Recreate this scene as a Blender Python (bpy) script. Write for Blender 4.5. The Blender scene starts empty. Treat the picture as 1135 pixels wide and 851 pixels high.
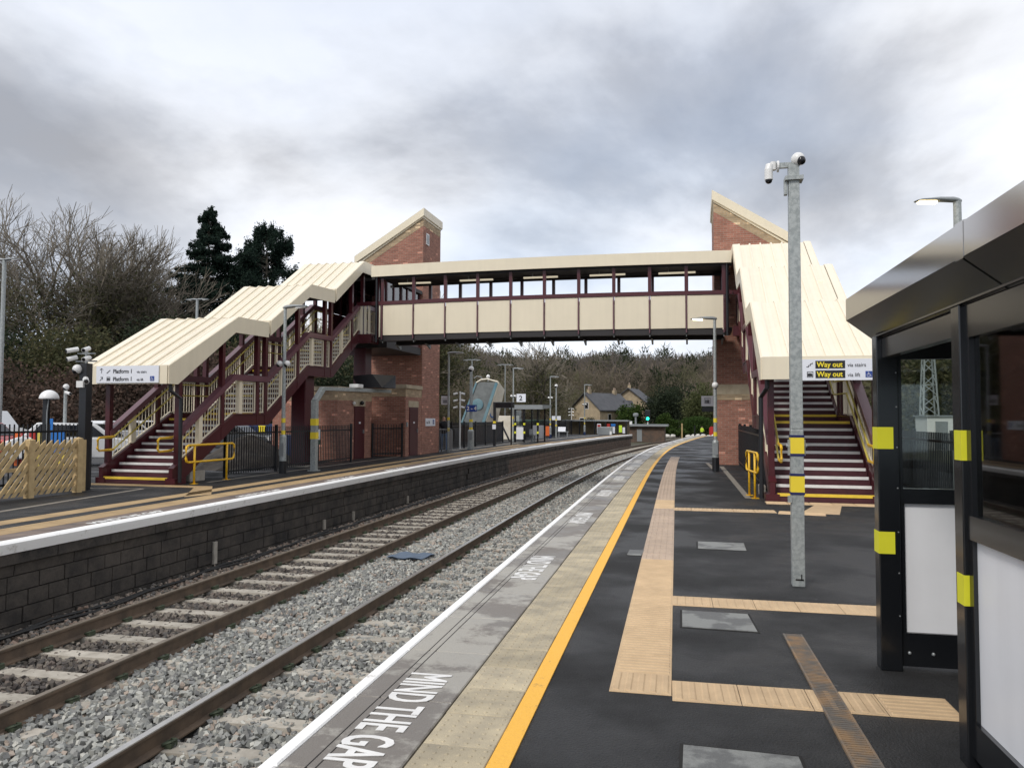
import bpy, math, random
import numpy as np
from mathutils import Vector, Matrix
rnd = random.Random(7)
S = bpy.context.scene
COL = S.collection
PI = math.pi
rad = math.radians

# ------------------------------------------------------------------ camera
YAW, PITCH, ROLL, EYE = math.atan(203/860.0), math.atan(37.5/860.0), 0.004, 1.6
fw = Vector((-math.sin(YAW)*math.cos(PITCH), math.cos(YAW)*math.cos(PITCH), math.sin(PITCH)))
rt = Vector((math.cos(YAW), math.sin(YAW), 0)); up = rt.cross(fw)
rt2 = rt*math.cos(ROLL)+up*math.sin(ROLL); up2 = up*math.cos(ROLL)-rt*math.sin(ROLL)
cd = bpy.data.cameras.new('camera'); cam = bpy.data.objects.new('camera', cd); COL.objects.link(cam)
M = Matrix.Identity(4)
for i in range(3):
    M[i][0] = rt2[i]; M[i][1] = up2[i]; M[i][2] = -fw[i]
M[0][3], M[1][3], M[2][3] = 0, 0, EYE
cam.matrix_world = M
cd.sensor_width = 36; cd.lens = 36*860/1135.0; cd.clip_start = 0.05; cd.clip_end = 3000
S.camera = cam
S.view_settings.view_transform = 'Standard'; S.view_settings.look = 'None'
S.view_settings.gamma = 1; S.view_settings.exposure = 0.5; S.view_settings.use_curve_mapping = False

# ------------------------------------------------------------------ sky and sun
SUN_EL, SUN_ROT = rad(42), rad(205)
W = bpy.data.worlds.new("World"); S.world = W; W.use_nodes = True
nt = W.node_tree; nt.nodes.clear()
def N(tree, t, **kw):
    n = tree.nodes.new(t)
    for k, v in kw.items():
        if k.startswith('i_'): n.inputs[k[2:].replace('_', ' ')].default_value = v
        else: setattr(n, k, v)
    return n
def L(tree, a, b): tree.links.new(a, b)
out = N(nt, 'ShaderNodeOutputWorld')
sky = N(nt, 'ShaderNodeTexSky', sky_type='NISHITA', sun_disc=False, sun_elevation=SUN_EL, sun_rotation=SUN_ROT)
bg1 = N(nt, 'ShaderNodeBackground'); bg1.inputs['Strength'].default_value = 0.12
bg2 = N(nt, 'ShaderNodeBackground'); bg2.inputs['Strength'].default_value = 1.0
tc = N(nt, 'ShaderNodeTexCoord'); sep = N(nt, 'ShaderNodeSeparateXYZ')
L(nt, tc.outputs['Generated'], sep.inputs[0])
def mth(tree, op, a, b=None, c=None, clamp=False):
    n = N(tree, 'ShaderNodeMath', operation=op); n.use_clamp = clamp
    for i, x in enumerate((a, b, c)):
        if x is None: continue
        if isinstance(x, (int, float)): n.inputs[i].default_value = x
        else: L(tree, x, n.inputs[i])
    return n.outputs[0]
zz = mth(nt, 'ADD', mth(nt, 'MAXIMUM', sep.outputs[2], 0.0), 0.34)
cx = mth(nt, 'DIVIDE', sep.outputs[0], zz); cy = mth(nt, 'DIVIDE', sep.outputs[1], zz)
cmb = N(nt, 'ShaderNodeCombineXYZ'); L(nt, cx, cmb.inputs[0]); L(nt, cy, cmb.inputs[1])
mp = N(nt, 'ShaderNodeMapping'); L(nt, cmb.outputs[0], mp.inputs[0]); mp.inputs['Location'].default_value = (3.1, 1.7, 0.3)
n1 = N(nt, 'ShaderNodeTexNoise'); n1.inputs['Scale'].default_value = 1.05; n1.inputs['Detail'].default_value = 12; n1.inputs['Roughness'].default_value = 0.54; n1.inputs['Distortion'].default_value = 0.2
L(nt, mp.outputs[0], n1.inputs['Vector'])
mp2 = N(nt, 'ShaderNodeMapping'); L(nt, cmb.outputs[0], mp2.inputs[0]); mp2.inputs['Location'].default_value = (-5.3, 8.2, 2.0)
n2 = N(nt, 'ShaderNodeTexNoise'); n2.inputs['Scale'].default_value = 0.5; n2.inputs['Detail'].default_value = 9; n2.inputs['Roughness'].default_value = 0.56
L(nt, mp2.outputs[0], n2.inputs['Vector'])
cr = N(nt, 'ShaderNodeValToRGB'); L(nt, n1.outputs[0], cr.inputs[0])
e = cr.color_ramp.elements
e[0].position = 0.40; e[0].color = (0.76, 0.78, 0.83, 1)
e[1].position = 0.63; e[1].color = (0.30, 0.31, 0.34, 1)
m_ = cr.color_ramp.elements.new(0.47); m_.color = (0.63, 0.645, 0.68, 1)
m_ = cr.color_ramp.elements.new(0.54); m_.color = (0.43, 0.44, 0.47, 1)
lowf = N(nt, 'ShaderNodeMapRange', interpolation_type='SMOOTHSTEP'); lowf.inputs[1].default_value = 0.30; lowf.inputs[2].default_value = 0.04; lowf.inputs[3].default_value = 0.0; lowf.inputs[4].default_value = 0.72; L(nt, sep.outputs[2], lowf.inputs[0])
lowr = N(nt, 'ShaderNodeValToRGB'); L(nt, n2.outputs[0], lowr.inputs[0]); lowr.color_ramp.elements[0].position = .42; lowr.color_ramp.elements[0].color = (.80, .84, .90, 1); lowr.color_ramp.elements[1].position = .58; lowr.color_ramp.elements[1].color = (.54, .66, .86, 1)
lmix = N(nt, 'ShaderNodeMix', data_type='RGBA'); L(nt, lowf.outputs[0], lmix.inputs[0]); L(nt, cr.outputs[0], lmix.inputs[6]); L(nt, lowr.outputs[0], lmix.inputs[7])
L(nt, lmix.outputs[2], bg2.inputs[0])
L(nt, sky.outputs[0], bg1.inputs[0])
holes = N(nt, 'ShaderNodeValToRGB'); L(nt, n2.outputs[0], holes.inputs[0])
holes.color_ramp.elements[0].position = 0.50; holes.color_ramp.elements[0].color = (1, 1, 1, 1)
holes.color_ramp.elements[1].position = 0.66; holes.color_ramp.elements[1].color = (0.72, 0.72, 0.72, 1)
mx = N(nt, 'ShaderNodeMixShader'); L(nt, holes.outputs[0], mx.inputs[0]); L(nt, bg1.outputs[0], mx.inputs[1]); L(nt, bg2.outputs[0], mx.inputs[2])
L(nt, mx.outputs[0], out.inputs[0])
sd = bpy.data.lights.new('sun', 'SUN'); sd.energy = 1.4; sd.angle = rad(14); sd.color = (1, 0.955, 0.89)
so = bpy.data.objects.new('sun', sd); COL.objects.link(so)
# light arrives from behind the camera and to its left
daz = SUN_ROT
sv = Vector((math.sin(daz)*math.cos(SUN_EL), math.cos(daz)*math.cos(SUN_EL), math.sin(SUN_EL)))
so.rotation_euler = sv.to_track_quat('Z', 'Y').to_euler()

# ------------------------------------------------------------------ materials
MATS = {}
def mat(name, color, rough=0.6, metal=0.0, noise=0.0, nscale=8.0, bump=0.0, bscale=60.0, spec=0.5, color2=None, vary=0.0, island=None, emit=None, wet=0.0, alpha=1.0, coat=0.0, world=False, sharp=0.15, speckle=0.0, trans=0.0, streak=0.0, spots=False, nrough=0.62, bias=0.0):
    m = bpy.data.materials.new(name); m.use_nodes = True; t = m.node_tree
    b = t.nodes['Principled BSDF']
    b.inputs['Base Color'].default_value = (*color, 1); b.inputs['Roughness'].default_value = rough
    b.inputs['Metallic'].default_value = metal; b.inputs['Specular IOR Level'].default_value = spec
    if coat: b.inputs['Coat Weight'].default_value = coat; b.inputs['Coat Roughness'].default_value = 0.08
    tcn = N(t, 'ShaderNodeTexCoord'); vec = tcn.outputs['Object']
    if world: vec = N(t, 'ShaderNodeNewGeometry').outputs['Position']
    if (vary or island) and not world:
        oi = N(t, 'ShaderNodeObjectInfo'); ad = N(t, 'ShaderNodeVectorMath', operation='ADD')
        cb = N(t, 'ShaderNodeCombineXYZ'); L(t, mth(t, 'MULTIPLY', oi.outputs['Random'], 37.0), cb.inputs[0]); L(t, mth(t, 'MULTIPLY', oi.outputs['Random'], 91.0), cb.inputs[1])
        L(t, vec, ad.inputs[0]); L(t, cb.outputs[0], ad.inputs[1]); vec = ad.outputs[0]
    cur = None
    c2 = color2 or tuple(max(0, c*(1-noise)) for c in color)
    if noise or color2:
        nn = N(t, 'ShaderNodeTexNoise'); nn.inputs['Scale'].default_value = nscale; nn.inputs['Detail'].default_value = 7; nn.inputs['Roughness'].default_value = nrough; nn.inputs['Detail'].default_value = 12 if nrough > .65 else 7
        L(t, vec, nn.inputs['Vector'])
        r = N(t, 'ShaderNodeMapRange'); r.inputs[1].default_value = 0.5+bias-sharp; r.inputs[2].default_value = 0.5+bias+sharp; L(t, nn.outputs[0], r.inputs[0])
        mi = N(t, 'ShaderNodeMix', data_type='RGBA'); L(t, r.outputs[0], mi.inputs[0]); mi.inputs[6].default_value = (*color, 1); mi.inputs[7].default_value = (*c2, 1)
        cur = mi.outputs[2]
        if wet:
            n3 = N(t, 'ShaderNodeTexNoise'); n3.inputs['Scale'].default_value = wet; n3.inputs['Detail'].default_value = 5
            L(t, vec, n3.inputs['Vector'])
            r3 = N(t, 'ShaderNodeMapRange'); r3.inputs[1].default_value = 0.42; r3.inputs[2].default_value = 0.6; r3.inputs[3].default_value = rough*0.5; r3.inputs[4].default_value = rough
            L(t, n3.outputs[0], r3.inputs[0]); L(t, r3.outputs[0], b.inputs['Roughness'])
    if vary:
        oi2 = N(t, 'ShaderNodeObjectInfo')
        hs = N(t, 'ShaderNodeHueSaturation'); L(t, mth(t, 'MULTIPLY_ADD', oi2.outputs['Random'], vary*2, 1-vary), hs.inputs['Value'])
        if cur: L(t, cur, hs.inputs['Color'])
        else: hs.inputs['Color'].default_value = (*color, 1)
        cur = hs.outputs[0]
    if island:
        g = N(t, 'ShaderNodeNewGeometry'); rp = N(t, 'ShaderNodeValToRGB'); L(t, g.outputs['Random Per Island'], rp.inputs[0])
        rp.color_ramp.interpolation = 'CONSTANT'
        els = rp.color_ramp.elements
        k = len(island)
        els[0].position = 0; els[0].color = (*island[0], 1); els[1].position = 1.0/k; els[1].color = (*island[1], 1)
        for q in range(2, k):
            x = els.new(q/k); x.color = (*island[q], 1)
        cur = rp.outputs[0]
    if streak:
        mpp = N(t, 'ShaderNodeMapping'); mpp.inputs['Scale'].default_value = (7, 7, .5); L(t, N(t, 'ShaderNodeNewGeometry').outputs['Position'], mpp.inputs[0])
        nk = N(t, 'ShaderNodeTexNoise'); nk.inputs['Scale'].default_value = 1; nk.inputs['Detail'].default_value = 6; L(t, mpp.outputs[0], nk.inputs['Vector'])
        hk = N(t, 'ShaderNodeHueSaturation'); L(t, mth(t, 'MULTIPLY_ADD', nk.outputs[0], streak*3, 1-streak*1.6), hk.inputs['Value'])
        if cur: L(t, cur, hk.inputs['Color'])
        else: hk.inputs['Color'].default_value = (*color, 1)
        cur = hk.outputs[0]
    if spots:
        vn = N(t, 'ShaderNodeTexVoronoi'); vn.inputs['Scale'].default_value = 3.2; L(t, vec, vn.inputs['Vector'])
        nb2 = N(t, 'ShaderNodeTexNoise'); nb2.inputs['Scale'].default_value = 1.1; L(t, vec, nb2.inputs['Vector'])
        thr = mth(t, 'LESS_THAN', vn.outputs['Distance'], mth(t, 'MULTIPLY', mth(t, 'SUBTRACT', nb2.outputs[0], 0.42), 0.28))
        mk = N(t, 'ShaderNodeMix', data_type='RGBA'); L(t, mth(t, 'MULTIPLY', thr, 0.35), mk.inputs[0]); L(t, cur, mk.inputs[6]); mk.inputs[7].default_value = (.16, .155, .15, 1); cur = mk.outputs[2]
    if speckle:
        ns = N(t, 'ShaderNodeTexNoise'); ns.inputs['Scale'].default_value = 170; ns.inputs['Detail'].default_value = 3; L(t, vec, ns.inputs['Vector'])
        hq = N(t, 'ShaderNodeHueSaturation'); L(t, mth(t, 'MULTIPLY_ADD', ns.outputs[0], speckle*4, 1-speckle*2), hq.inputs['Value'])
        if cur: L(t, cur, hq.inputs['Color'])
        else: hq.inputs['Color'].default_value = (*color, 1)
        cur = hq.outputs[0]
    if cur: L(t, cur, b.inputs['Base Color'])
    if bump:
        nb = N(t, 'ShaderNodeTexNoise'); nb.inputs['Scale'].default_value = bscale; nb.inputs['Detail'].default_value = 4
        L(t, vec, nb.inputs['Vector'])
        bp = N(t, 'ShaderNodeBump'); bp.inputs['Strength'].default_value = bump; bp.inputs['Distance'].default_value = 0.01
        L(t, nb.outputs[0], bp.inputs['Height']); L(t, bp.outputs[0], b.inputs['Normal'])
    if emit:
        b.inputs['Emission Color'].default_value = (*emit[0], 1); b.inputs['Emission Strength'].default_value = emit[1]
    if trans:
        o_ = t.nodes['Material Output']; tl = N(t, 'ShaderNodeBsdfTranslucent'); ms = N(t, 'ShaderNodeMixShader'); ms.inputs[0].default_value = trans
        if cur: L(t, cur, tl.inputs[0])
        else: tl.inputs[0].default_value = (*color, 1)
        L(t, b.outputs[0], ms.inputs[1]); L(t, tl.outputs[0], ms.inputs[2]); L(t, ms.outputs[0], o_.inputs[0])
    MATS[name] = m
    return m
mat('asphalt', (0.011, 0.011, 0.0115), 0.85, noise=0.1, nscale=1.5, color2=(0.028, 0.028, 0.029), bump=1.0, bscale=70, wet=0.8, world=True, sharp=0.17, speckle=0.7, nrough=0.8, spots=True, spec=0.35)
mat('car_park_asphalt', (0.06, 0.06, 0.062), 0.8, noise=0.3, nscale=1)
mat('coping', (0.36, 0.34, 0.30), 0.65, color2=(0.19, 0.17, 0.15), nscale=0.9, bump=0.3, bscale=110, vary=0.07, wet=1.2, world=True, sharp=0.03, speckle=0.12, nrough=0.72)
mat('coping_old', (0.21, 0.16, 0.13), 0.8, color2=(0.12, 0.095, 0.085), nscale=2.0, bump=0.3, bscale=60, vary=0.15)
mat('tactile_paver', (0.50, 0.425, 0.29), 0.75, color2=(0.31, 0.27, 0.2), nscale=3.5, bump=0.2, bscale=120, vary=0.14, speckle=0.15)
mat('tactile_buff', (0.60, 0.43, 0.255), 0.7, color2=(0.50, 0.355, 0.21), nscale=5, bump=0.2, bscale=120, vary=0.05, speckle=0.1)
mat('tactile_pink', (0.50, 0.38, 0.28), 0.7, color2=(0.41, 0.31, 0.235), nscale=5, bump=0.2, bscale=120, vary=0.08)
mat('tactile_old', (0.44, 0.31, 0.16), 0.8, color2=(0.33, 0.22, 0.11), nscale=2, vary=0.1)
mat('yellow_paint', (0.88, 0.47, 0.06), 0.6, color2=(0.42, 0.25, 0.07), nscale=9, bump=0.3, bias=.13, sharp=.05, world=True, nrough=.8, speckle=.08)
mat('white_paint', (0.82, 0.81, 0.79), 0.55, noise=0.14, nscale=5, bump=0.15)
mat('nosing_yellow', (0.85, 0.60, 0.06), 0.5, noise=0.12, nscale=9)
mat('white_nosing', (0.90, 0.895, 0.88), 0.6, color2=(0.52, 0.49, 0.45), nscale=5, bump=0.3, bias=.12, sharp=.06, world=True, nrough=.8)
mat('faded_line', (0.26, 0.23, 0.19), 0.8, noise=0.3)
mat('cream', (0.77, 0.69, 0.53), 0.38, noise=0.04, nscale=1.5, streak=0.04)
mat('cream_roof', (0.83, 0.755, 0.61), 0.42, noise=0.05, nscale=1.2, vary=0.025, streak=0.03)
mat('maroon', (0.075, 0.013, 0.018), 0.32, noise=0.15, nscale=3)
mat('maroon_sheen', (0.15, 0.065, 0.08), 0.28, noise=0.1, nscale=3)  # maroon lightened: sky reflection on the beam tops is put into the colour
mat('step_maroon', (0.078, 0.017, 0.024), 0.55, noise=0.3, nscale=6)
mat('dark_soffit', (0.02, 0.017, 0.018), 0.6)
mat('black_metal', (0.012, 0.013, 0.016), 0.35, noise=0.1)
mat('black_gloss', (0.008, 0.009, 0.011), 0.22, coat=0.3)
mat('fascia_shaded', (0.12, 0.115, 0.11), 0.2, metal=0.7)  # darkened copy of the fascia metal, shade of its underside put into the colour
mat('bronze_metal', (0.46, 0.45, 0.44), 0.12, metal=0.9, spec=0.5)
mat('yellow_metal', (0.80, 0.47, 0.02), 0.35, noise=0.08)
mat('pale_yellow_metal', (0.62, 0.50, 0.10), 0.4, noise=0.08)
mat('hi_vis_band', (0.72, 0.70, 0.03), 0.5, noise=0.05)
mat('band_yellow', (0.80, 0.62, 0.04), 0.5)
mat('blue_edge', (0.01, 0.015, 0.09), 0.5)
mat('galvanised', (0.40, 0.425, 0.42), 0.45, metal=0.25, color2=(0.27, 0.295, 0.295), nscale=22, sharp=.08, nrough=.7)
mat('grey_metal', (0.30, 0.32, 0.33), 0.45, metal=0.3, noise=0.12)
mat('camera_white', (0.72, 0.72, 0.71), 0.35)
mat('dark_lens', (0.01, 0.01, 0.012), 0.12)
mat('buff_brick_plain', (0.45, 0.34, 0.22), 0.85, noise=0.2)
mat('limestone', (0.47, 0.40, 0.29), 0.85, color2=(0.36, 0.30, 0.21), nscale=3)
mat('concrete', (0.40, 0.37, 0.32), 0.85, color2=(0.28, 0.255, 0.22), nscale=6, bump=0.3, bscale=70, vary=0.12)
mat('sleeper_concrete', (0.45, 0.415, 0.355), 0.9, color2=(0.30, 0.27, 0.225), nscale=5, bump=0.3, bscale=60, vary=0.12)
mat('rail_rust', (0.155, 0.108, 0.072), 0.75, color2=(0.085, 0.062, 0.045), nscale=5, bump=0.2)
mat('rail_head', (0.62, 0.60, 0.57), 0.3, metal=0.8, noise=0.15)
mat('rail_head_dull', (0.26, 0.215, 0.165), 0.45, metal=0.5, noise=0.2)
mat('clip', (0.045, 0.06, 0.035), 0.7)
mat('dark_stone', (0.080, 0.068, 0.057), 0.9, color2=(0.022, 0.02, 0.019), nscale=1.6, bump=0.8, bscale=25, world=True, sharp=.12, speckle=.25, nrough=.75)
mat('mortar', (0.075, 0.068, 0.06), 0.95, color2=(0.035, 0.033, 0.03), nscale=1.3)
mat('old_brick_wall', (0.17, 0.11, 0.08), 0.9, color2=(0.10, 0.08, 0.065), nscale=2.5, bump=0.4, bscale=20, vary=0.25)
mat('ballast_bed', (0.115, 0.11, 0.10), 0.95, color2=(0.05, 0.048, 0.045), nscale=20, bump=1.0, bscale=22)
mat('ballast_grey', (0.2, 0.2, 0.2), 0.85, island=[(0.262, 0.262, 0.244), (0.378, 0.378, 0.348), (0.189, 0.189, 0.183), (0.305, 0.305, 0.287), (0.464, 0.458, 0.415), (0.146, 0.146, 0.143), (0.354, 0.293, 0.244), (0.244, 0.250, 0.238), (0.293, 0.293, 0.268), (0.220, 0.226, 0.213)])
mat('ballast_brown', (0.2, 0.2, 0.2), 0.9, island=[(0.10, 0.088, 0.078), (0.15, 0.13, 0.11), (0.07, 0.06, 0.055), (0.19, 0.165, 0.14), (0.09, 0.083, 0.078), (0.13, 0.105, 0.09)])
mat('ballast_pink', (0.2, 0.2, 0.2), 0.9, island=[(0.26, 0.21, 0.17), (0.17, 0.145, 0.12), (0.33, 0.27, 0.22), (0.12, 0.11, 0.10), (0.22, 0.20, 0.18), (0.29, 0.21, 0.165)])
mat('timber', (0.50, 0.37, 0.19), 0.8, color2=(0.39, 0.28, 0.14), nscale=9, bump=0.3, bscale=40, vary=0.14)
mat('panel_white', (0.78, 0.79, 0.82), 0.35, noise=0.06, nscale=2, streak=0.05)
mat('sign_white', (0.74, 0.76, 0.82), 0.4)
mat('sign_black', (0.012, 0.012, 0.014), 0.4)
mat('sign_text', (0.03, 0.03, 0.035), 0.5)
mat('sign_yellow', (0.85, 0.68, 0.03), 0.5)
mat('sign_blue', (0.02, 0.06, 0.28), 0.4)
mat('white_plastic', (0.8, 0.8, 0.8), 0.3)
mat('slate', (0.045, 0.047, 0.055), 0.6, color2=(0.07, 0.072, 0.08), nscale=1.0)
mat('house_stone', (0.42, 0.34, 0.225), 0.9, color2=(0.28, 0.22, 0.15), nscale=1.2)
mat('grass', (0.055, 0.075, 0.025), 0.95, color2=(0.09, 0.085, 0.045), nscale=0.3)
mat('hill_ground', (0.065, 0.055, 0.035), 0.95, color2=(0.045, 0.045, 0.02), nscale=0.05)
mat('bark', (0.10, 0.088, 0.068), 0.9, noise=0.35, nscale=4)
mat('bark_pale', (0.14, 0.115, 0.09), 0.9, noise=0.3, nscale=4)
mat('twig', (0.19, 0.165, 0.13), 0.9)
mat('twig_dark', (0.09, 0.075, 0.062), 0.9)
LEAF = dict(conifer=[(0.014, 0.03, 0.022), (0.024, 0.044, 0.032), (0.034, 0.058, 0.04), (0.010, 0.02, 0.016)],
            ivy=[(0.075, 0.080, 0.038), (0.105, 0.102, 0.052), (0.055, 0.062, 0.03), (0.13, 0.12, 0.06)],
            shrub=[(0.04, 0.075, 0.016), (0.06, 0.105, 0.022), (0.025, 0.05, 0.012), (0.085, 0.125, 0.03)],
            hedge=[(0.045, 0.085, 0.02), (0.07, 0.12, 0.03), (0.03, 0.06, 0.014), (0.055, 0.10, 0.024)],
            pale=[(0.11, 0.125, 0.05), (0.085, 0.10, 0.04), (0.14, 0.15, 0.07), (0.065, 0.075, 0.03)],
            russet=[(0.14, 0.095, 0.075), (0.105, 0.075, 0.06), (0.17, 0.115, 0.09), (0.08, 0.062, 0.05)],
            darkgreen=[(0.034, 0.048, 0.027), (0.048, 0.062, 0.034), (0.022, 0.032, 0.019)],
            wood=[(0.072, 0.056, 0.042), (0.052, 0.043, 0.03), (0.092, 0.07, 0.05), (0.045, 0.046, 0.022), (0.066, 0.063, 0.03)])
for k, v in LEAF.items(): mat('leaf_'+k, v[0], 0.8, island=v, spec=0.2, trans=0.4)
mat('red', (0.42, 0.025, 0.02), 0.4); mat('orange', (0.62, 0.12, 0.02), 0.6); mat('blue', (0.02, 0.16, 0.5), 0.4)
mat('dark_blue', (0.015, 0.03, 0.09), 0.4); mat('car_white', (0.66, 0.67, 0.68), 0.2, coat=0.5); mat('car_red', (0.45, 0.03, 0.02), 0.25, coat=0.5)
mat('car_grey', (0.06, 0.065, 0.07), 0.25, coat=0.5); mat('tyre', (0.015, 0.015, 0.015), 0.8)
mat('green_container', (0.02, 0.05, 0.035), 0.6); mat('bag_white', (0.62, 0.60, 0.55), 0.8, noise=0.25, nscale=2)
mat('tipper_grey', (0.17, 0.185, 0.185), 0.7, color2=(0.11, 0.12, 0.12), nscale=2); mat('tipper_blue', (0.16, 0.25, 0.28), 0.7, color2=(0.09, 0.20, 0.25), nscale=2.5)
mat('tipper_cream', (0.78, 0.73, 0.62), 0.6, color2=(0.62, 0.56, 0.45), nscale=1.5)
mat('rust_brown', (0.10, 0.045, 0.02), 0.8, noise=0.4); mat('denim', (0.10, 0.16, 0.27), 0.9); mat('jacket', (0.012, 0.014, 0.02), 0.8)
mat('skin', (0.45, 0.27, 0.2), 0.6); mat('hair', (0.04, 0.025, 0.015), 0.8); mat('lime', (0.55, 0.8, 0.05), 0.6); mat('navy', (0.015, 0.02, 0.05), 0.8)
mat('blue_sheet', (0.11, 0.15, 0.21), 0.7, noise=0.2); mat('cable', (0.012, 0.012, 0.012), 0.6)
mat('cover_grey', (0.22, 0.225, 0.215), 0.6, color2=(0.12, 0.122, 0.12), nscale=2.6, bump=0.3, world=True, sharp=0.035, speckle=.2)
mat('drain_iron', (0.27, 0.17, 0.09), 0.7, color2=(0.13, 0.115, 0.10), nscale=6, world=True, sharp=.1)
mat('drain_dark', (0.012, 0.011, 0.01), 0.9)
mat('lamp_glow', (0.9, 0.85, 0.7), 0.4, emit=((1.0, 0.78, 0.42), 5.0))
mat('strip_light', (0.75, 0.68, 0.5), 0.4, emit=((1.0, 0.88, 0.65), 0.35))
mat('signal_green', (0.0, 0.5, 0.3), 0.4, emit=((0.02, 1.0, 0.55), 3.0))

def glass_mat(name, tint, fac, rough=0.03):
    m = bpy.data.materials.new(name); m.use_nodes = True; t = m.node_tree; t.nodes.clear()
    o = N(t, 'ShaderNodeOutputMaterial'); tr = N(t, 'ShaderNodeBsdfTransparent'); tr.inputs[0].default_value = (*tint, 1)
    gl = N(t, 'ShaderNodeBsdfGlossy'); gl.inputs['Roughness'].default_value = rough; gl.inputs[0].default_value = (1, 1, 1, 1)
    fr = N(t, 'ShaderNodeFresnel'); fr.inputs[0].default_value = 1.5
    mxx = N(t, 'ShaderNodeMixShader'); L(t, mth(t, 'ADD', fr.outputs[0], fac, clamp=True), mxx.inputs[0]); L(t, tr.outputs[0], mxx.inputs[1]); L(t, gl.outputs[0], mxx.inputs[2]); L(t, mxx.outputs[0], o.inputs[0])
    MATS[name] = m
glass_mat('glass', (0.80, 0.84, 0.82), 0.03)
glass_mat('dark_glass', (0.25, 0.27, 0.28), 0.06)

def brick_mat(name, c1, c2, mortar, bw=0.225, bh=0.075, ms=0.016):
    m = bpy.data.materials.new(name); m.use_nodes = True; t = m.node_tree; b = t.nodes['Principled BSDF']
    uv = N(t, 'ShaderNodeTexCoord')
    br = N(t, 'ShaderNodeTexBrick'); L(t, uv.outputs['UV'], br.inputs['Vector'])
    br.inputs['Scale'].default_value = 1; br.inputs['Brick Width'].default_value = bw; br.inputs['Row Height'].default_value = bh
    br.inputs['Mortar Size'].default_value = ms*0.5; br.inputs['Mortar Smooth'].default_value = 0.3; br.inputs['Bias'].default_value = -0.1
    br.inputs['Color1'].default_value = (*c1, 1); br.inputs['Color2'].default_value = (*c2, 1); br.inputs['Mortar'].default_value = (*mortar, 1)
    nn = N(t, 'ShaderNodeTexNoise'); nn.inputs['Scale'].default_value = 1.1; nn.inputs['Detail'].default_value = 6; L(t, uv.outputs['Object'], nn.inputs[0])
    # a second, coarser sprinkling of pale and burnt bricks
    vo = N(t, 'ShaderNodeTexWhiteNoise', noise_dimensions='2D')
    sx = N(t, 'ShaderNodeSeparateXYZ'); L(t, uv.outputs['UV'], sx.inputs[0])
    row = mth(t, 'FLOOR', mth(t, 'DIVIDE', sx.outputs[1], bh)); colx = mth(t, 'FLOOR', mth(t, 'ADD', mth(t, 'DIVIDE', sx.outputs[0], bw), mth(t, 'MULTIPLY', row, 0.5)))
    cb = N(t, 'ShaderNodeCombineXYZ'); L(t, colx, cb.inputs[0]); L(t, row, cb.inputs[1]); L(t, cb.outputs[0], vo.inputs['Vector'])
    v = mth(t, 'ADD', mth(t, 'MULTIPLY', vo.outputs['Value'], 0.32), mth(t, 'MULTIPLY_ADD', nn.outputs[0], 0.25, 0.72))
    pale = mth(t, 'GREATER_THAN', vo.outputs['Value'], 0.975)
    hs = N(t, 'ShaderNodeHueSaturation'); L(t, br.outputs[0], hs.inputs['Color']); L(t, mth(t, 'ADD', v, mth(t, 'MULTIPLY', pale, 0.8)), hs.inputs['Value'])
    L(t, hs.outputs[0], b.inputs['Base Color']); b.inputs['Roughness'].default_value = 0.85
    bp = N(t, 'ShaderNodeBump'); bp.inputs['Strength'].default_value = 0.6; bp.inputs['Distance'].default_value = 0.012; bp.invert = True
    L(t, br.outputs['Fac'], bp.inputs['Height']); L(t, bp.outputs[0], b.inputs['Normal'])
    MATS[name] = m
brick_mat('red_brick', (0.335, 0.143, 0.10), (0.262, 0.108, 0.077), (0.31, 0.235, 0.185))
brick_mat('buff_brick', (0.42, 0.31, 0.19), (0.34, 0.245, 0.15), (0.38, 0.32, 0.24))

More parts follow.
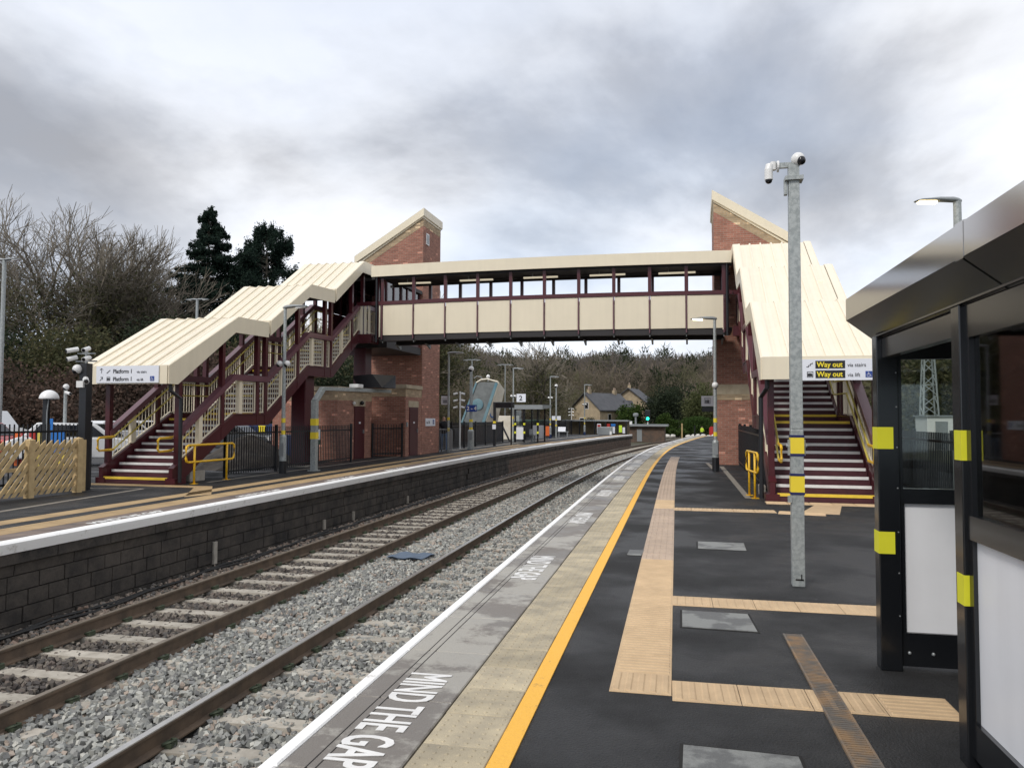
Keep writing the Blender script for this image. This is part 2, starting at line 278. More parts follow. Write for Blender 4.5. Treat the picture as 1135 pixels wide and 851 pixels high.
# ------------------------------------------------------------------ mesh helpers
class MB:
    def __init__(s): s.v = []; s.f = []
    def add(s, vs, fs):
        o = len(s.v); s.v += [tuple(p) for p in vs]; s.f += [tuple(i+o for i in f) for f in fs]; return s
    def hexa(s, p): return s.add(p, [(3, 2, 1, 0), (4, 5, 6, 7), (0, 1, 5, 4), (1, 2, 6, 5), (2, 3, 7, 6), (3, 0, 4, 7)])
    def box(s, x0, y0, z0, x1, y1, z1):
        x0, x1 = min(x0, x1), max(x0, x1); y0, y1 = min(y0, y1), max(y0, y1); z0, z1 = min(z0, z1), max(z0, z1)
        return s.hexa([(x0, y0, z0), (x1, y0, z0), (x1, y1, z0), (x0, y1, z0), (x0, y0, z1), (x1, y0, z1), (x1, y1, z1), (x0, y1, z1)])
    def beam(s, p, q, w, h, upv=(0, 0, 1)):
        p, q = Vector(p), Vector(q); d = (q-p).normalized(); a = d.cross(Vector(upv))
        if a.length < 1e-4: a = d.cross(Vector((0, 1, 0)))
        a.normalize(); b = a.cross(d)
        a *= w/2; b *= h/2
        return s.hexa([p-a-b, p+a-b, q+a-b, q-a-b, p-a+b, p+a+b, q+a+b, q-a+b])
    def tube(s, pts, r, n=8, cap=True):
        pts = [Vector(p) for p in pts]; rs = r if isinstance(r, (list, tuple)) else [r]*len(pts)
        o = len(s.v); ref = None
        for i, p in enumerate(pts):
            d = (pts[min(i+1, len(pts)-1)]-pts[max(i-1, 0)]).normalized()
            if ref is None:
                ref = Vector((0, 0, 1)) if abs(d.z) < .9 else Vector((1, 0, 0))
            a = d.cross(ref)
            if a.length < 1e-3: ref = Vector((0, 1, 0)); a = d.cross(ref)
            a.normalize(); b = d.cross(a); b.normalize()
            for k in range(n):
                t = 2*PI*k/n; s.v.append(tuple(p+a*rs[i]*math.cos(t)+b*rs[i]*math.sin(t)))
        for i in range(len(pts)-1):
            for k in range(n):
                k2 = (k+1) % n
                s.f.append((o+i*n+k, o+i*n+k2, o+(i+1)*n+k2, o+(i+1)*n+k))
        if cap:
            s.f.append(tuple(o+k for k in range(n))[::-1]); s.f.append(tuple(o+(len(pts)-1)*n+k for k in range(n)))
        return s
    def prism(s, prof, axis, a, b):
        # prof: 2-D outline; axis 'x': (y,z) extruded in x; 'y': (x,z) in y; 'z': (x,y) in z
        def P3(p, t): return (t, p[0], p[1]) if axis == 'x' else ((p[0], t, p[1]) if axis == 'y' else (p[0], p[1], t))
        n = len(prof); vs = [P3(p, a) for p in prof]+[P3(p, b) for p in prof]
        fs = [tuple(range(n))[::-1], tuple(range(n, 2*n))]+[(i, (i+1) % n, n+(i+1) % n, n+i) for i in range(n)]
        return s.add(vs, fs)
    def sphere(s, c, r, nu=10, nv=7, half=False, sc=(1, 1, 1)):
        o = len(s.v); vmax = nv//2 if half else nv
        lo = 0.5*PI if half else PI
        for j in range(nv+1):
            ph = lo*j/nv
            for i in range(nu):
                t = 2*PI*i/nu
                s.v.append((c[0]+r*sc[0]*math.sin(ph)*math.cos(t), c[1]+r*sc[1]*math.sin(ph)*math.sin(t), c[2]+r*sc[2]*math.cos(ph)))
        for j in range(nv):
            for i in range(nu):
                i2 = (i+1) % nu; s.f.append((o+j*nu+i, o+(j+1)*nu+i, o+(j+1)*nu+i2, o+j*nu+i2))
        if half: s.f.append(tuple(o+nv*nu+i for i in range(nu))[::-1])
        return s
    def slab(s, xa, xb, A, B, lo, hi):
        # parallelepiped over the sloping line A(y,z)-B(y,z), from z+lo to z+hi
        return s.hexa([(xa, A[0], A[1]+lo), (xb, A[0], A[1]+lo), (xb, B[0], B[1]+lo), (xa, B[0], B[1]+lo),
                       (xa, A[0], A[1]+hi), (xb, A[0], A[1]+hi), (xb, B[0], B[1]+hi), (xa, B[0], B[1]+hi)])
def mesh_of(name, mb, m, uv=False, smooth=False):
    me = bpy.data.meshes.new(name); me.from_pydata(mb.v, [], mb.f)
    if isinstance(m, str): m = MATS[m]
    me.materials.append(m)
    me.validate(); me.update()
    import bmesh
    bm = bmesh.new(); bm.from_mesh(me); bmesh.ops.recalc_face_normals(bm, faces=bm.faces); bm.to_mesh(me); bm.free()
    if uv:
        l = me.uv_layers.new(name='uv')
        for p in me.polygons:
            n = p.normal
            for li in p.loop_indices:
                c = me.vertices[me.loops[li].vertex_index].co
                if abs(n.z) > 0.7: q = (c.x, c.y)
                elif abs(n.x) > abs(n.y): q = (c.y, c.z)
                else: q = (c.x, c.z)
                l.data[li].uv = q
    if smooth:
        for p in me.polygons: p.use_smooth = True
    return me
def link(name, me, parent=None, kind=None, mw=None, world=True):
    o = bpy.data.objects.new(name, me); COL.objects.link(o)
    if mw is not None: o.matrix_basis = mw
    if parent is not None:
        o.parent = parent
        if world: o.matrix_parent_inverse = MW[parent.name].inverted()
    if kind: o['kind'] = kind
    MW[o.name] = (mw if mw is not None else Matrix.Identity(4)) if world or parent is None else MW[parent.name] @ (mw or Matrix.Identity(4))
    return o
MW = {}
def part(name, mb, m, parent, kind=None, uv=False, smooth=False, bevel=0, world=True, label=None):
    o = link(name, mesh_of(name, mb, m, uv, smooth), parent, kind, world=world)
    if bevel:
        bv = o.modifiers.new('bevel', 'BEVEL'); bv.width = bevel; bv.segments = 2; bv.limit_method = 'ANGLE'
    if label: o['label'] = label
    return o
def thing(name, label, cat, loc=(0, 0, 0), group=None, rotz=0):
    o = bpy.data.objects.new(name, None); COL.objects.link(o)
    mw = Matrix.Translation(Vector(loc)) @ Matrix.Rotation(rotz, 4, 'Z'); o.matrix_basis = mw; MW[o.name] = mw
    o.empty_display_size = 0.2; o['label'] = label; o['category'] = cat
    if group: o['group'] = group
    return o
def single(name, mb, m, label, cat, group=None, **kw):
    o = part(name, mb, m, None, **kw); o['label'] = label; o['category'] = cat
    if group: o['group'] = group
    return o
def struct(name, mb, m, **kw): return part(name, mb, m, None, kind='structure', **kw)
def copy_tree(o, mw, parent=None):
    c = o.copy(); COL.objects.link(c)
    if parent is None: c.matrix_basis = mw; MW[c.name] = mw
    else: c.parent = parent; MW[c.name] = Matrix.Identity(4)
    for ch in list(o.children): copy_tree(ch, None, c)
    return c
DG = None
def text(s, size, m, parent, origin, xdir, ydir, name='lettering', bold=0.0, depth=0.002, sx=1.0, label=None, align='LEFT', bold2=0):
    cu = bpy.data.curves.new('t', 'FONT'); cu.body = s; cu.size = size; cu.extrude = depth; cu.offset = bold; cu.resolution_u = 3; cu.align_x = align
    to = bpy.data.objects.new('t', cu); COL.objects.link(to)
    dg = bpy.context.evaluated_depsgraph_get(); dg.update()
    me = bpy.data.meshes.new_from_object(to.evaluated_get(dg)); me.name = name
    bpy.data.objects.remove(to); bpy.data.curves.remove(cu)
    x = Vector(xdir).normalized(); y = Vector(ydir).normalized(); z = x.cross(y)
    T = Matrix(((x.x*sx, y.x, z.x, origin[0]), (x.y*sx, y.y, z.y, origin[1]), (x.z*sx, y.z, z.z, origin[2]), (0, 0, 0, 1)))
    if bold2:
        import bmesh
        bm = bmesh.new(); bm.from_mesh(me); m2 = me.copy()
        for q, (dx_, dy_) in enumerate(((bold2, 0), (0, bold2*sx), (bold2, bold2*sx))):
            m3 = me.copy(); m3.transform(Matrix.Translation((dx_, dy_, .0002*(q+1)))); bm.from_mesh(m3); bpy.data.meshes.remove(m3)
        bm.to_mesh(me); bm.free()
    me.transform(T); me.materials.clear(); me.materials.append(MATS[m])
    o = link(name, me, parent)
    return o

# ------------------------------------------------------------------ platform curve
KY = np.array([-8, -3, 3, 10, 16, 24, 33, 40, 47, 58, 69, 80, 95, 115, 140, 170.]); KX = np.array([-1.66, -1.78, -1.95, -2.12, -2.26, -2.42, -2.48, -2.40, -2.15, -1.45, -0.55, 0.75, 3.2, 7.6, 14.8, 26.])
def _spline(x, y):
    n = len(x); h = np.diff(x); A = np.zeros((n, n)); r = np.zeros(n); A[0, 0] = A[-1, -1] = 1
    for i in range(1, n-1):
        A[i, i-1] = h[i-1]; A[i, i] = 2*(h[i-1]+h[i]); A[i, i+1] = h[i]; r[i] = 3*((y[i+1]-y[i])/h[i]-(y[i]-y[i-1])/h[i-1])
    return np.linalg.solve(A, r), h
KC, KH = _spline(KX*0+KY, KX)
def ex(y):
    i = int(np.clip(np.searchsorted(KY, y)-1, 0, len(KY)-2)); t = y-KY[i]
    b = (KX[i+1]-KX[i])/KH[i]-KH[i]*(2*KC[i]+KC[i+1])/3; d = (KC[i+1]-KC[i])/(3*KH[i])
    return float(KX[i]+b*t+KC[i]*t*t+d*t**3)
def off(y, d):
    s = (ex(y+.5)-ex(y-.5)); l = math.hypot(1, s); return (ex(y)+d/l, y-d*s/l)
def ang(y): return -math.atan(ex(y+.5)-ex(y-.5))
def ribbon(d0, d1, y0, y1, z0, z1, step=1.0, mb=None):
    mb = mb or MB(); ys = np.linspace(y0, y1, max(2, int((y1-y0)/step)+1)); o = len(mb.v); n = len(ys)
    for y in ys:
        a = off(y, d0); b = off(y, d1)
        mb.v += [(a[0], a[1], z0), (b[0], b[1], z0), (b[0], b[1], z1), (a[0], a[1], z1)]
    for i in range(n-1):
        p = o+4*i; q = p+4
        mb.f += [(p, q, q+1, p+1), (p+1, q+1, q+2, p+2), (p+2, q+2, q+3, p+3), (p+3, q+3, q, p)]
    mb.f += [(o, o+1, o+2, o+3), (o+4*(n-1)+3, o+4*(n-1)+2, o+4*(n-1)+1, o+4*(n-1))]
    return mb
def MZ(x, y, z, a=0): return Matrix.Translation((x, y, z)) @ Matrix.Rotation(a, 4, 'Z')
LW = -6.3          # far platform edge, measured from the near one
YE1 = 74.0         # platform ends
exec_order = []

# ================================================================== THE SETTING
# ---- ground, cutting for the track, platforms
g = MB()
def terrain():
    xs = np.concatenate([np.linspace(-900, -120, 14), np.linspace(-110, 110, 45), np.linspace(120, 900, 14)])
    ys = np.concatenate([np.linspace(-60, 60, 9), np.linspace(70, 420, 60), np.linspace(440, 1400, 12)])
    def h(x, y):
        d = math.hypot(x, y)
        z = -1.3
        t = max(0, y-135-0.12*x)/150.0
        z += 15.2*(1-0.0016*max(-120, min(80, x+60)))*(t if t < 1 else 1+0.08*(t-1))*min(1, t*1.6) if t > 0 else 0
        if t > 0: z += 1.3*math.sin(x*.043+1)*min(1, t)+.9*math.sin(x*.11+y*.02)*min(1, t)
        if x < -48: z += min(8, (-48-x)*0.08)
        if x > 24: z += min(15, (x-24)*0.28)
        return z
    n = len(xs); mb = MB(); mb.v = [(float(x), float(y), h(x, y)) for y in ys for x in xs]
    mb.f = [(j*n+i, j*n+i+1, (j+1)*n+i+1, (j+1)*n+i) for j in range(len(ys)-1) for i in range(n-1)]
    return mb, h
tm, TH = terrain()
struct('ground', tm, 'hill_ground', smooth=True)
# near platform body
pb = MB(); ys = np.linspace(-6, YE1, 81)
def fillstrip(mb, d0, xfar, y0, y1, z0, z1, step=1.0):
    ys = np.linspace(y0, y1, int((y1-y0)/step)+1); o = len(mb.v)
    for y in ys:
        a = off(y, d0); mb.v += [(a[0], a[1], z0), (xfar, a[1], z0), (xfar, a[1], z1), (a[0], a[1], z1)]
    for i in range(len(ys)-1):
        p = o+4*i; q = p+4; mb.f += [(p, p+1, q+1, q), (p+1, p+2, q+2, q+1), (p+2, p+3, q+3, q+2), (p+3, p, q, q+3)]
    n = len(ys)-1; mb.f += [(o, o+3, o+2, o+1), (o+4*n, o+4*n+1, o+4*n+2, o+4*n+3)]
    return mb
near = struct('near_platform', fillstrip(MB(), 1.12, 9.0, -6, YE1, -1.4, 0.0), 'asphalt')
far = struct('far_platform', fillstrip(MB(), LW-0.65, -19.0, -4, YE1+2, -1.4, 0.0), 'asphalt')
struct('car_park', MB().box(-54, -20, -1.35, -19.0, 120, -0.05), 'car_park_asphalt')
struct('verge', MB().box(9.0, -10, -1.35, 60, 80, -0.06), 'grass')

# near platform: coping slabs, tactile pavers, lines
def piece(name, w, l, h, m, ch=0.006):
    b = MB(); b.hexa([(0, 0, -h), (w, 0, -h), (w, l, -h), (0, l, -h), (ch*0, 0, -ch), (w, 0, -ch), (w, l, -ch), (0, l, -ch)])
    b.v = []; b.f = []
    b.hexa([(0, 0, -h), (w, 0, -h), (w, l, -h), (0, l, -h), (0, 0, -ch), (w, 0, -ch), (w, l, -ch), (0, l, -ch)])
    o = len(b.v); b.f = b.f[:1]+b.f[2:]
    b.v += [(ch, ch, 0), (w-ch, ch, 0), (w-ch, l-ch, 0), (ch, l-ch, 0)]
    b.f += [(4, 5, 9, 8), (5, 6, 10, 9), (6, 7, 11, 10), (7, 4, 8, 11), (8, 9, 10, 11)]
    return b
def put(name, me, parent, x, y, z, a): return link(name, me, parent, mw=MZ(x, y, z, a))
sl = piece('s', 0.555, 0.905, 0.12, 'coping')
# two drip grooves run along each slab
me_slab = mesh_of('coping_slab', sl, 'coping')
me_lip = mesh_of('edge_slab', piece('e', 0.078, 0.905, 0.12, 'white_paint', 0.008), 'white_nosing')
y = -4.0
gro = MB()
while y < YE1:
    p = off(y, 0.088); put('coping_slab', me_slab, near, p[0], p[1], 0.006, ang(y+.45))
    p = off(y, 0.0); put('edge_slab', me_lip, near, p[0], p[1], 0.007, ang(y+.45))
    y += 0.912
struct('platform_edge_core', ribbon(0.03, 1.12, -4, YE1, -1.3, -0.02), 'mortar')
gr = ribbon(0.215, 0.222, -4, 30, 0.004, 0.0068); ribbon(0.262, 0.269, -4, 30, 0.004, 0.0068, mb=gr)
part('drip_groove', gr, 'drain_dark', near)
tp = piece('t', 0.36, 0.40, 0.06, 'tactile_paver', 0.004)
for i in range(6):
    for j in range(6):
        cx_, cy_ = 0.033+i*0.059, 0.035+j*0.066; r1, r2 = 0.012, 0.007
        o = len(tp.v)
        for r_, z_ in ((r1, 0.0), (r2, 0.005)):
            for k in range(6): t_ = 2*PI*k/6; tp.v.append((cx_+r_*math.cos(t_), cy_+r_*math.sin(t_), z_))
        for k in range(6): tp.f.append((o+k, o+(k+1) % 6, o+6+(k+1) % 6, o+6+k))
        tp.f.append(tuple(o+6+k for k in range(6)))
me_tp = mesh_of('tactile_paver', tp, 'tactile_paver')
y = -3.2; k = 0
while y < YE1-.4:
    p = off(y, 0.655); put('tactile_paver', me_tp, near, p[0], p[1], 0.007+rnd.uniform(-.002, .001), ang(y+.2)+rnd.uniform(-.004, .004)); y += 0.404; k += 1
part('yellow_line', ribbon(1.022, 1.125, -3, YE1, 0.0, 0.009), 'yellow_paint', near)

# guidance path: ribbed tiles set in the asphalt
def ribbed(w, l, along, n=6, m='tactile_buff'):
    b = piece('r', w, l, 0.04, m, 0.003)
    for k in range(n):
        if along == 'y':
            x = w*(k+.5)/n; q = w/n*.30; b.hexa([(x-q, .02, 0), (x+q, .02, 0), (x+q, l-.02, 0), (x-q, l-.02, 0), (x-q*.6, .026, .0055), (x+q*.6, .026, .0055), (x+q*.6, l-.026, .0055), (x-q*.6, l-.026, .0055)])
        else:
            y_ = l*(k+.5)/n; q = l/n*.30; b.hexa([(.012, y_-q, 0), (w-.012, y_-q, 0), (w-.012, y_+q, 0), (.012, y_+q, 0), (.018, y_-q*.6, .0055), (w-.018, y_-q*.6, .0055), (w-.018, y_+q*.6, .0055), (.018, y_+q*.6, .0055)])
    return mesh_of('guidance_tile', b, m)
tile_x = ribbed(0.36, 0.36, 'x'); tile_y = ribbed(0.36, 0.36, 'y', 5); tile_yp = ribbed(0.36, 0.36, 'y', 5, 'tactile_pink'); tile_xp = ribbed(0.36, 0.36, 'x', 6, 'tactile_buff')
y = 4.60
while y < 32.6:
    if y < 4.9: me = tile_y
    elif y < 5.7: me = tile_x
    elif 5.7 <= y < 5.95: me = tile_y
    elif y < 8.9: me = tile_x
    elif 14.0 < y < 15.2: me = tile_xp
    else: me = tile_yp
    p = off(y, 1.49); put('guidance_tile', me, near, p[0], p[1], 0.006, ang(y+.18)); y += 0.3635
def branch(x0, y0, x1, y1, w, n, me_pick):
    a = math.atan2(y1-y0, x1-x0); Lb = math.hypot(x1-x0, y1-y0); s = Lb/n
    for k in range(n):
        mw = Matrix.Translation((x0+math.cos(a)*s*k, y0+math.sin(a)*s*k, 0.005)) @ Matrix.Rotation(a, 4, 'Z') @ Matrix.Diagonal((s/0.3635, w/0.36, 1, 1))
        link('guidance_tile', me_pick(k), near, mw=mw)
branch(-0.135, 4.57, 1.40, 4.63, 0.34, 4, lambda k: tile_y if k < 3 else tile_x)
branch(-0.21, 6.87, 1.9, 6.92, 0.35, 6, lambda k: tile_y)
branch(-0.42, 13.92, 1.35, 13.96, 0.40, 5, lambda k: tile_y)
branch(1.35, 13.85, 2.1, 13.75, 0.40, 2, lambda k: tile_x)
branch(1.30, 15.42, 3.7, 15.40, 0.42, 6, lambda k: tile_x)
part('guidance_link', MB().prism([(1.75, 14.1), (2.35, 14.0), (2.62, 15.4), (2.15, 15.4)], 'z', 0, 0.006), 'tactile_buff', near)
# sawn joint lines and narrow buff strips in the asphalt
part('painted_strip', MB().prism([(0.78, 27.0), (0.92, 27.0), (1.09, 16.4), (0.97, 16.4)], 'z', 0, 0.004), 'faded_line', near)
a = off(32.7, 1.9); part('painted_strip', MB().prism([(a[0], 32.6), (2.2, 32.55), (2.2, 32.75), (a[0], 32.8)], 'z', 0, 0.004), 'faded_line', near)
part('painted_strip', MB().prism([(0.35, 29.0), (0.47, 29.0), (0.62, 25.6), (0.5, 25.6)], 'z', 0, 0.004), 'faded_line', near)

# covers
def cover(pts, label, m='cover_grey', frame=True):
    c = sum(p[0] for p in pts)/len(pts), sum(p[1] for p in pts)/len(pts)
    t = thing('manhole_cover', label, 'cover', (c[0], c[1], 0), 'metal covers in the platform')
    sh = lambda k, z: [(c[0]+(p[0]-c[0])*k, c[1]+(p[1]-c[1])*k) for p in pts]
    part('frame', MB().prism(sh(1.05, 0), 'z', -0.05, 0.003), 'drain_dark', t)
    part('lid', MB().prism(sh(0.985, 0), 'z', -0.03, 0.007), m, t)
    return t
cover([(0.02, 9.90), (0.60, 9.88), (0.60, 10.48), (0.02, 10.46)], 'pale grey metal cover in the asphalt with a small keyhole mark, third from the camera')
t = cover([(-0.11, 6.17), (0.45, 6.16), (0.41, 6.70), (-0.12, 6.70)], 'worn grey metal cover with paint flaking off, just below the second buff cross strip')
t = cover([(-0.07, 3.35), (0.50, 3.35), (0.47, 3.96), (-0.07, 3.97)], 'large pale grey metal cover cut by the bottom of the picture')
cover([(-0.79, 9.22), (-0.62, 9.22), (-0.61, 9.6), (-0.79, 9.6)], 'small grey metal cover touching the left side of the buff guidance path')
cover([(0.12, 21.3), (0.62, 21.3), (0.6, 22.3), (0.10, 22.3)], 'faint recessed cover in the dark asphalt beyond the near pole, level with the staircase', 'asphalt')
# channel drain
t = thing('channel_drain', 'rusty slotted channel drain running diagonally across the lower buff strip', 'drain', (0.72, 5, 0))
A0, A1 = Vector((0.69, 6.14, 0)), Vector((0.80, 2.9, 0))
part('channel', MB().beam(A0+Vector((0, 0, -.03)), A1+Vector((0, 0, -.03)), 0.135, 0.07), 'drain_dark', t)
dd = (A1-A0).normalized(); pp = Vector((dd.y, -dd.x, 0)); Ln = (A1-A0).length
for sgn in (-1, 1): part('side_rail', MB().beam(A0+pp*.062*sgn+Vector((0, 0, .002)), A1+pp*.062*sgn+Vector((0, 0, .002)), 0.012, 0.024), 'drain_iron', t)
nb = int(Ln/0.028)
sb = MB()
for k in range(nb):
    c = A0+dd*(k+.5)*0.028
    sb.beam(c-pp*.056+Vector((0, 0, .006)), c+pp*.056+Vector((0, 0, .006)), 0.017, 0.014)
part('grating_bars', sb, 'drain_iron', t, kind='stuff')

# MIND THE GAP lettering along both platforms
k = 0; ystart = 4.66
while ystart < 62:
    a = ang(ystart-.7); f = Vector((math.sin(a), -math.cos(a), 0)); n_ = Vector((math.cos(a), math.sin(a), 0))
    p = off(ystart, 0.262)
    text('MIND THE GAP', 0.37, 'white_paint', near, (p[0], p[1], 0.0085), f, n_, 'platform_lettering', bold2=0.016, depth=0.0015, sx=0.525)
    ystart += 4.22
ystart = 2.0
while ystart < 66:
    a = ang(ystart); f = Vector((-math.sin(a), math.cos(a), 0)); n_ = Vector((-math.cos(a), -math.sin(a), 0))
    p = off(ystart, LW-0.25)
    text('MIND THE GAP', 0.24, 'white_paint', far, (p[0], p[1], 0.010), f, n_, 'platform_lettering', bold2=0.008, depth=0.0015)
    ystart += 4.0

# far platform: rounded white nosing, coping, tactile, lines
nos = MB(); pr = [(0, -.13), (.02, -.05), (.03, 0.0), (0.0, .02), (-.03, .028), (-.16, .02), (-.16, -.13)]
ys = np.linspace(-4, YE1+2, 79)
for yy in ys:
    for d, z in pr: a = off(yy, LW+d); nos.v.append((a[0], a[1], z))
n_ = len(pr)
for i in range(len(ys)-1):
    for j in range(n_): nos.f.append((i*n_+j, i*n_+(j+1) % n_, (i+1)*n_+(j+1) % n_, (i+1)*n_+j))
nos.f += [tuple(range(n_)), tuple(range((len(ys)-1)*n_, len(ys)*n_))[::-1]]
part('white_nosing', nos, 'white_nosing', far, smooth=False)
me_oc = mesh_of('coping_slab', piece('c', 0.49, 0.74, 0.1, 'coping_old', 0.006), 'coping_old')
me_ot = mesh_of('tactile_paver', piece('c', 0.37, 0.395, 0.1, 'tactile_old', 0.005), 'tactile_old')
y = -2.0
while y < YE1+1: p = off(y, LW-0.655); put('coping_slab', me_oc, far, p[0], p[1], 0.006, ang(y+.4)); y += 0.75
y = -2.0
while y < YE1+1: p = off(y, LW-1.04); put('tactile_paver', me_ot, far, p[0], p[1], 0.007, ang(y+.2)); y += 0.4
part('yellow_line', ribbon(LW-1.125, LW-1.045, -3, YE1+2, 0, 0.008), 'tactile_old', far)
y = -2.0
while y < 45: p = off(y, LW-1.86); put('guidance_tile', me_ot, far, p[0], p[1], 0.005, ang(y+.2)); y += 0.4
part('painted_strip', MB().prism([(-11.0, 9.0), (-11.15, 9.0), (-11.95, 14.9), (-11.85, 14.9)], 'z', 0, 0.004), 'faded_line', far)
part('painted_strip', MB().prism([(-11.9, 14.9), (-11.9, 15.0), (-14.0, 14.6), (-14.0, 14.5)], 'z', 0, 0.004), 'faded_line', far)
part('guidance_strip', MB().prism([(-14.4, 15.45), (-11.0, 15.45), (-9.9, 13.6), (-9.7, 14.2), (-10.8, 15.85), (-14.4, 15.85)], 'z', 0, 0.005), 'tactile_old', far)
part('painted_strip', ribbon(-9.35, -9.25, 17, 34, 0, 0.004), 'faded_line', far)
part('painted_strip', ribbon(-9.2, -9.0, 36, YE1, 0, 0.006), 'concrete', far)

# far platform wall: stone blocks laid in courses
wall = thing('platform_wall', 'soot blackened stone block wall under the white edge of the far platform', 'wall', (off(10, LW)[0], 10, -1.2))
part('wall_core', ribbon(LW-.5, LW-.125, -4, YE1+2, -1.35, -0.03), 'mortar', wall)
def blk(l, h, d=.08):
    c = .004; b = MB(); b.hexa([(-d, 0, 0), (0-c, c, c), (0-c, l-c, c), (-d, l, 0), (-d, 0, h), (0-c, c, h-c), (0-c, l-c, h-c), (-d, l, h)]); return b
bm_ = [mesh_of('stone_block', blk(l, .2), 'dark_stone') for l in (0.42, 0.33, 0.50)]
bm_b = [mesh_of('stone_block', blk(l, .2), 'old_brick_wall') for l in (0.52, 0.40, 0.62)]
ls = (0.42, 0.33, 0.50)
course = [(-1.27, 0), (-1.06, 0), (-0.85, 0.0), (-0.64, 0.0)]
cnt = 0
rest = MB()
for ci, (z, o_) in enumerate(course):
    y = 5.2+ci*.27
    while y < YE1+1.5:
        q = rnd.choice((0, 0, 1, 2)); p = off(y, LW-0.075+rnd.uniform(-.006, .006)); a_ = ang(y+.2)
        if y < 29.5 and cnt < 296:
            link('stone_block', bm_[q], wall, mw=MZ(p[0], p[1], z, a_)); cnt += 1
        elif y < 29.5:
            pass
        y += ls[q]+.011
# beyond the old joint the wall changes to brown stone: joined, too small to pick apart
restm = {'dark': MB(), 'brown': MB()}
for ci, (z, o_) in enumerate(course):
    y = 29.5+ci*.2
    while y < YE1+1.5:
        q = rnd.choice((0, 0, 1, 2)); p = off(y, LW-0.075+rnd.uniform(-.006, .006)); T = MZ(p[0], p[1], z, ang(y+.2))
        src = blk(ls[q], .2); tgt = restm['dark'] if y < 36.5 else restm['brown']
        tgt.add([T @ Vector(v) for v in src.v], src.f); y += ls[q]+.011
part('stone_blocks', restm['dark'], 'dark_stone', wall, kind='stuff')
part('brown_stone_blocks', restm['brown'], 'old_brick_wall', wall, kind='stuff', label='browner stone in the far part of the wall')
# oversailing courses under the nosing
me_os = mesh_of('oversail_stone', MB().hexa([(-.2, 0, 0), (0, .004, 0), (0, .996, 0), (-.2, 1, 0), (-.2, 0, .14), (0.0, .004, .14), (0.0, .996, .14), (-.2, 1, .14)]), 'dark_stone')
me_os2 = mesh_of('oversail_stone', MB().hexa([(-.2, 0, 0), (-.03, .004, 0), (-.03, .996, 0), (-.2, 1, 0), (-.2, 0, .14), (-.01, .004, .14), (-.01, .996, .14), (-.2, 1, .14)]), 'dark_stone')
y = -3
while y < YE1+1.5:
    p = off(y, LW-0.02); put('oversail_stone', me_os, wall, p[0], p[1], -.275, ang(y+.5))
    p = off(y+.35, LW-0.05); put('oversail_stone', me_os2, wall, p[0], p[1], -.43, ang(y+.8)); y += 1.005
for yy in (12.8, 17.3, 19.0, 23.1):
    p = off(yy, LW-.06); part('drain_outlet', MB().box(p[0]-.02, p[1]-.05, -1.08, p[0]+.02, p[1]+.05, -.68 if yy < 13 else -.85), 'concrete', wall)
part('near_wall', ribbon(-.0+.05, .25, -4, YE1, -1.35, -.1), 'mortar', near)

# ---- track
struct('ballast_bed', ribbon(LW-.02, .1, -6, 165, -1.35, -1.155, step=1.5), 'ballast_bed')
def track(name, d0, label, headm):
    t = thing(name, label, 'railway track', (off(10, d0+.75)[0], 10, -1.1), 'railway tracks between the platforms')
    prof_foot = [(-.075, -1.085), (.075, -1.085), (.075, -1.072), (.012, -1.06), (.010, -.955), (.034, -.945), (.034, -.927), (-.034, -.927), (-.034, -.945), (-.010, -.955), (-.012, -1.06), (-.075, -1.072)]
    for c in (d0, d0+1.5):
        r = MB(); h = MB(); ys = np.concatenate([np.arange(0, 60, .8), np.arange(60, 165, 2.0)]); n = len(prof_foot)
        for yy in ys:
            for d, z in prof_foot: a = off(yy, c+d); r.v.append((a[0], a[1], z))
        for i in range(len(ys)-1):
            for j in range(n): r.f.append((i*n+j, i*n+(j+1) % n, (i+1)*n+(j+1) % n, (i+1)*n+j))
        ro = part('rail', r, 'rail_rust', t)
        part('running_surface', ribbon(c-.030, c+.030, 0, 164, -.928, -.915, step=.8), headm, ro)
    sb = MB(); w = .13; zt = -1.083
    sb.hexa([(-.5, -w, -1.3), (2.0, -w, -1.3), (2.0, w, -1.3), (-.5, w, -1.3), (-.5, -.10, zt), (2.0, -.10, zt), (2.0, .10, zt), (-.5, .10, zt)])
    sb.v = [(v[0]+0, v[1], v[2]+ (0 if v[2] < -1.2 else (0 if (v[0] < -.4 or v[0] > 1.9) else 0))) for v in sb.v]
    me = mesh_of('sleeper', sb, 'sleeper_concrete')
    cl = MB()
    y = .4
    while y < 120:
        p = off(y, d0); A = ang(y); link('sleeper', me, t, mw=MZ(p[0], p[1], rnd.uniform(-.006, .004), A+rnd.uniform(-.01, .01)))
        if y < 45:
            for c in (0, 1.5):
                for s_ in (-1, 1):
                    T = MZ(p[0], p[1], 0, A)
                    b = MB().box(c+s_*.045, -.045, -1.08, c+s_*.13, .045, -1.045); b.tube([(c+s_*.06, -.05, -1.05), (c+s_*.12, -.03, -1.03), (c+s_*.13, .03, -1.03), (c+s_*.07, .05, -1.04)], .011, 5)
                    cl.add([T @ Vector(v) for v in b.v], b.f)
        y += .66
    part('rail_clips', cl, 'clip', t, kind='stuff')
    return t
track('railway_track', -2.25, 'nearer railway track with one polished rail beside clean grey ballast', 'rail_head')
track('railway_track', -5.25, 'farther railway track with dull brown rails and dirty ballast beside the dark wall', 'rail_head_dull')

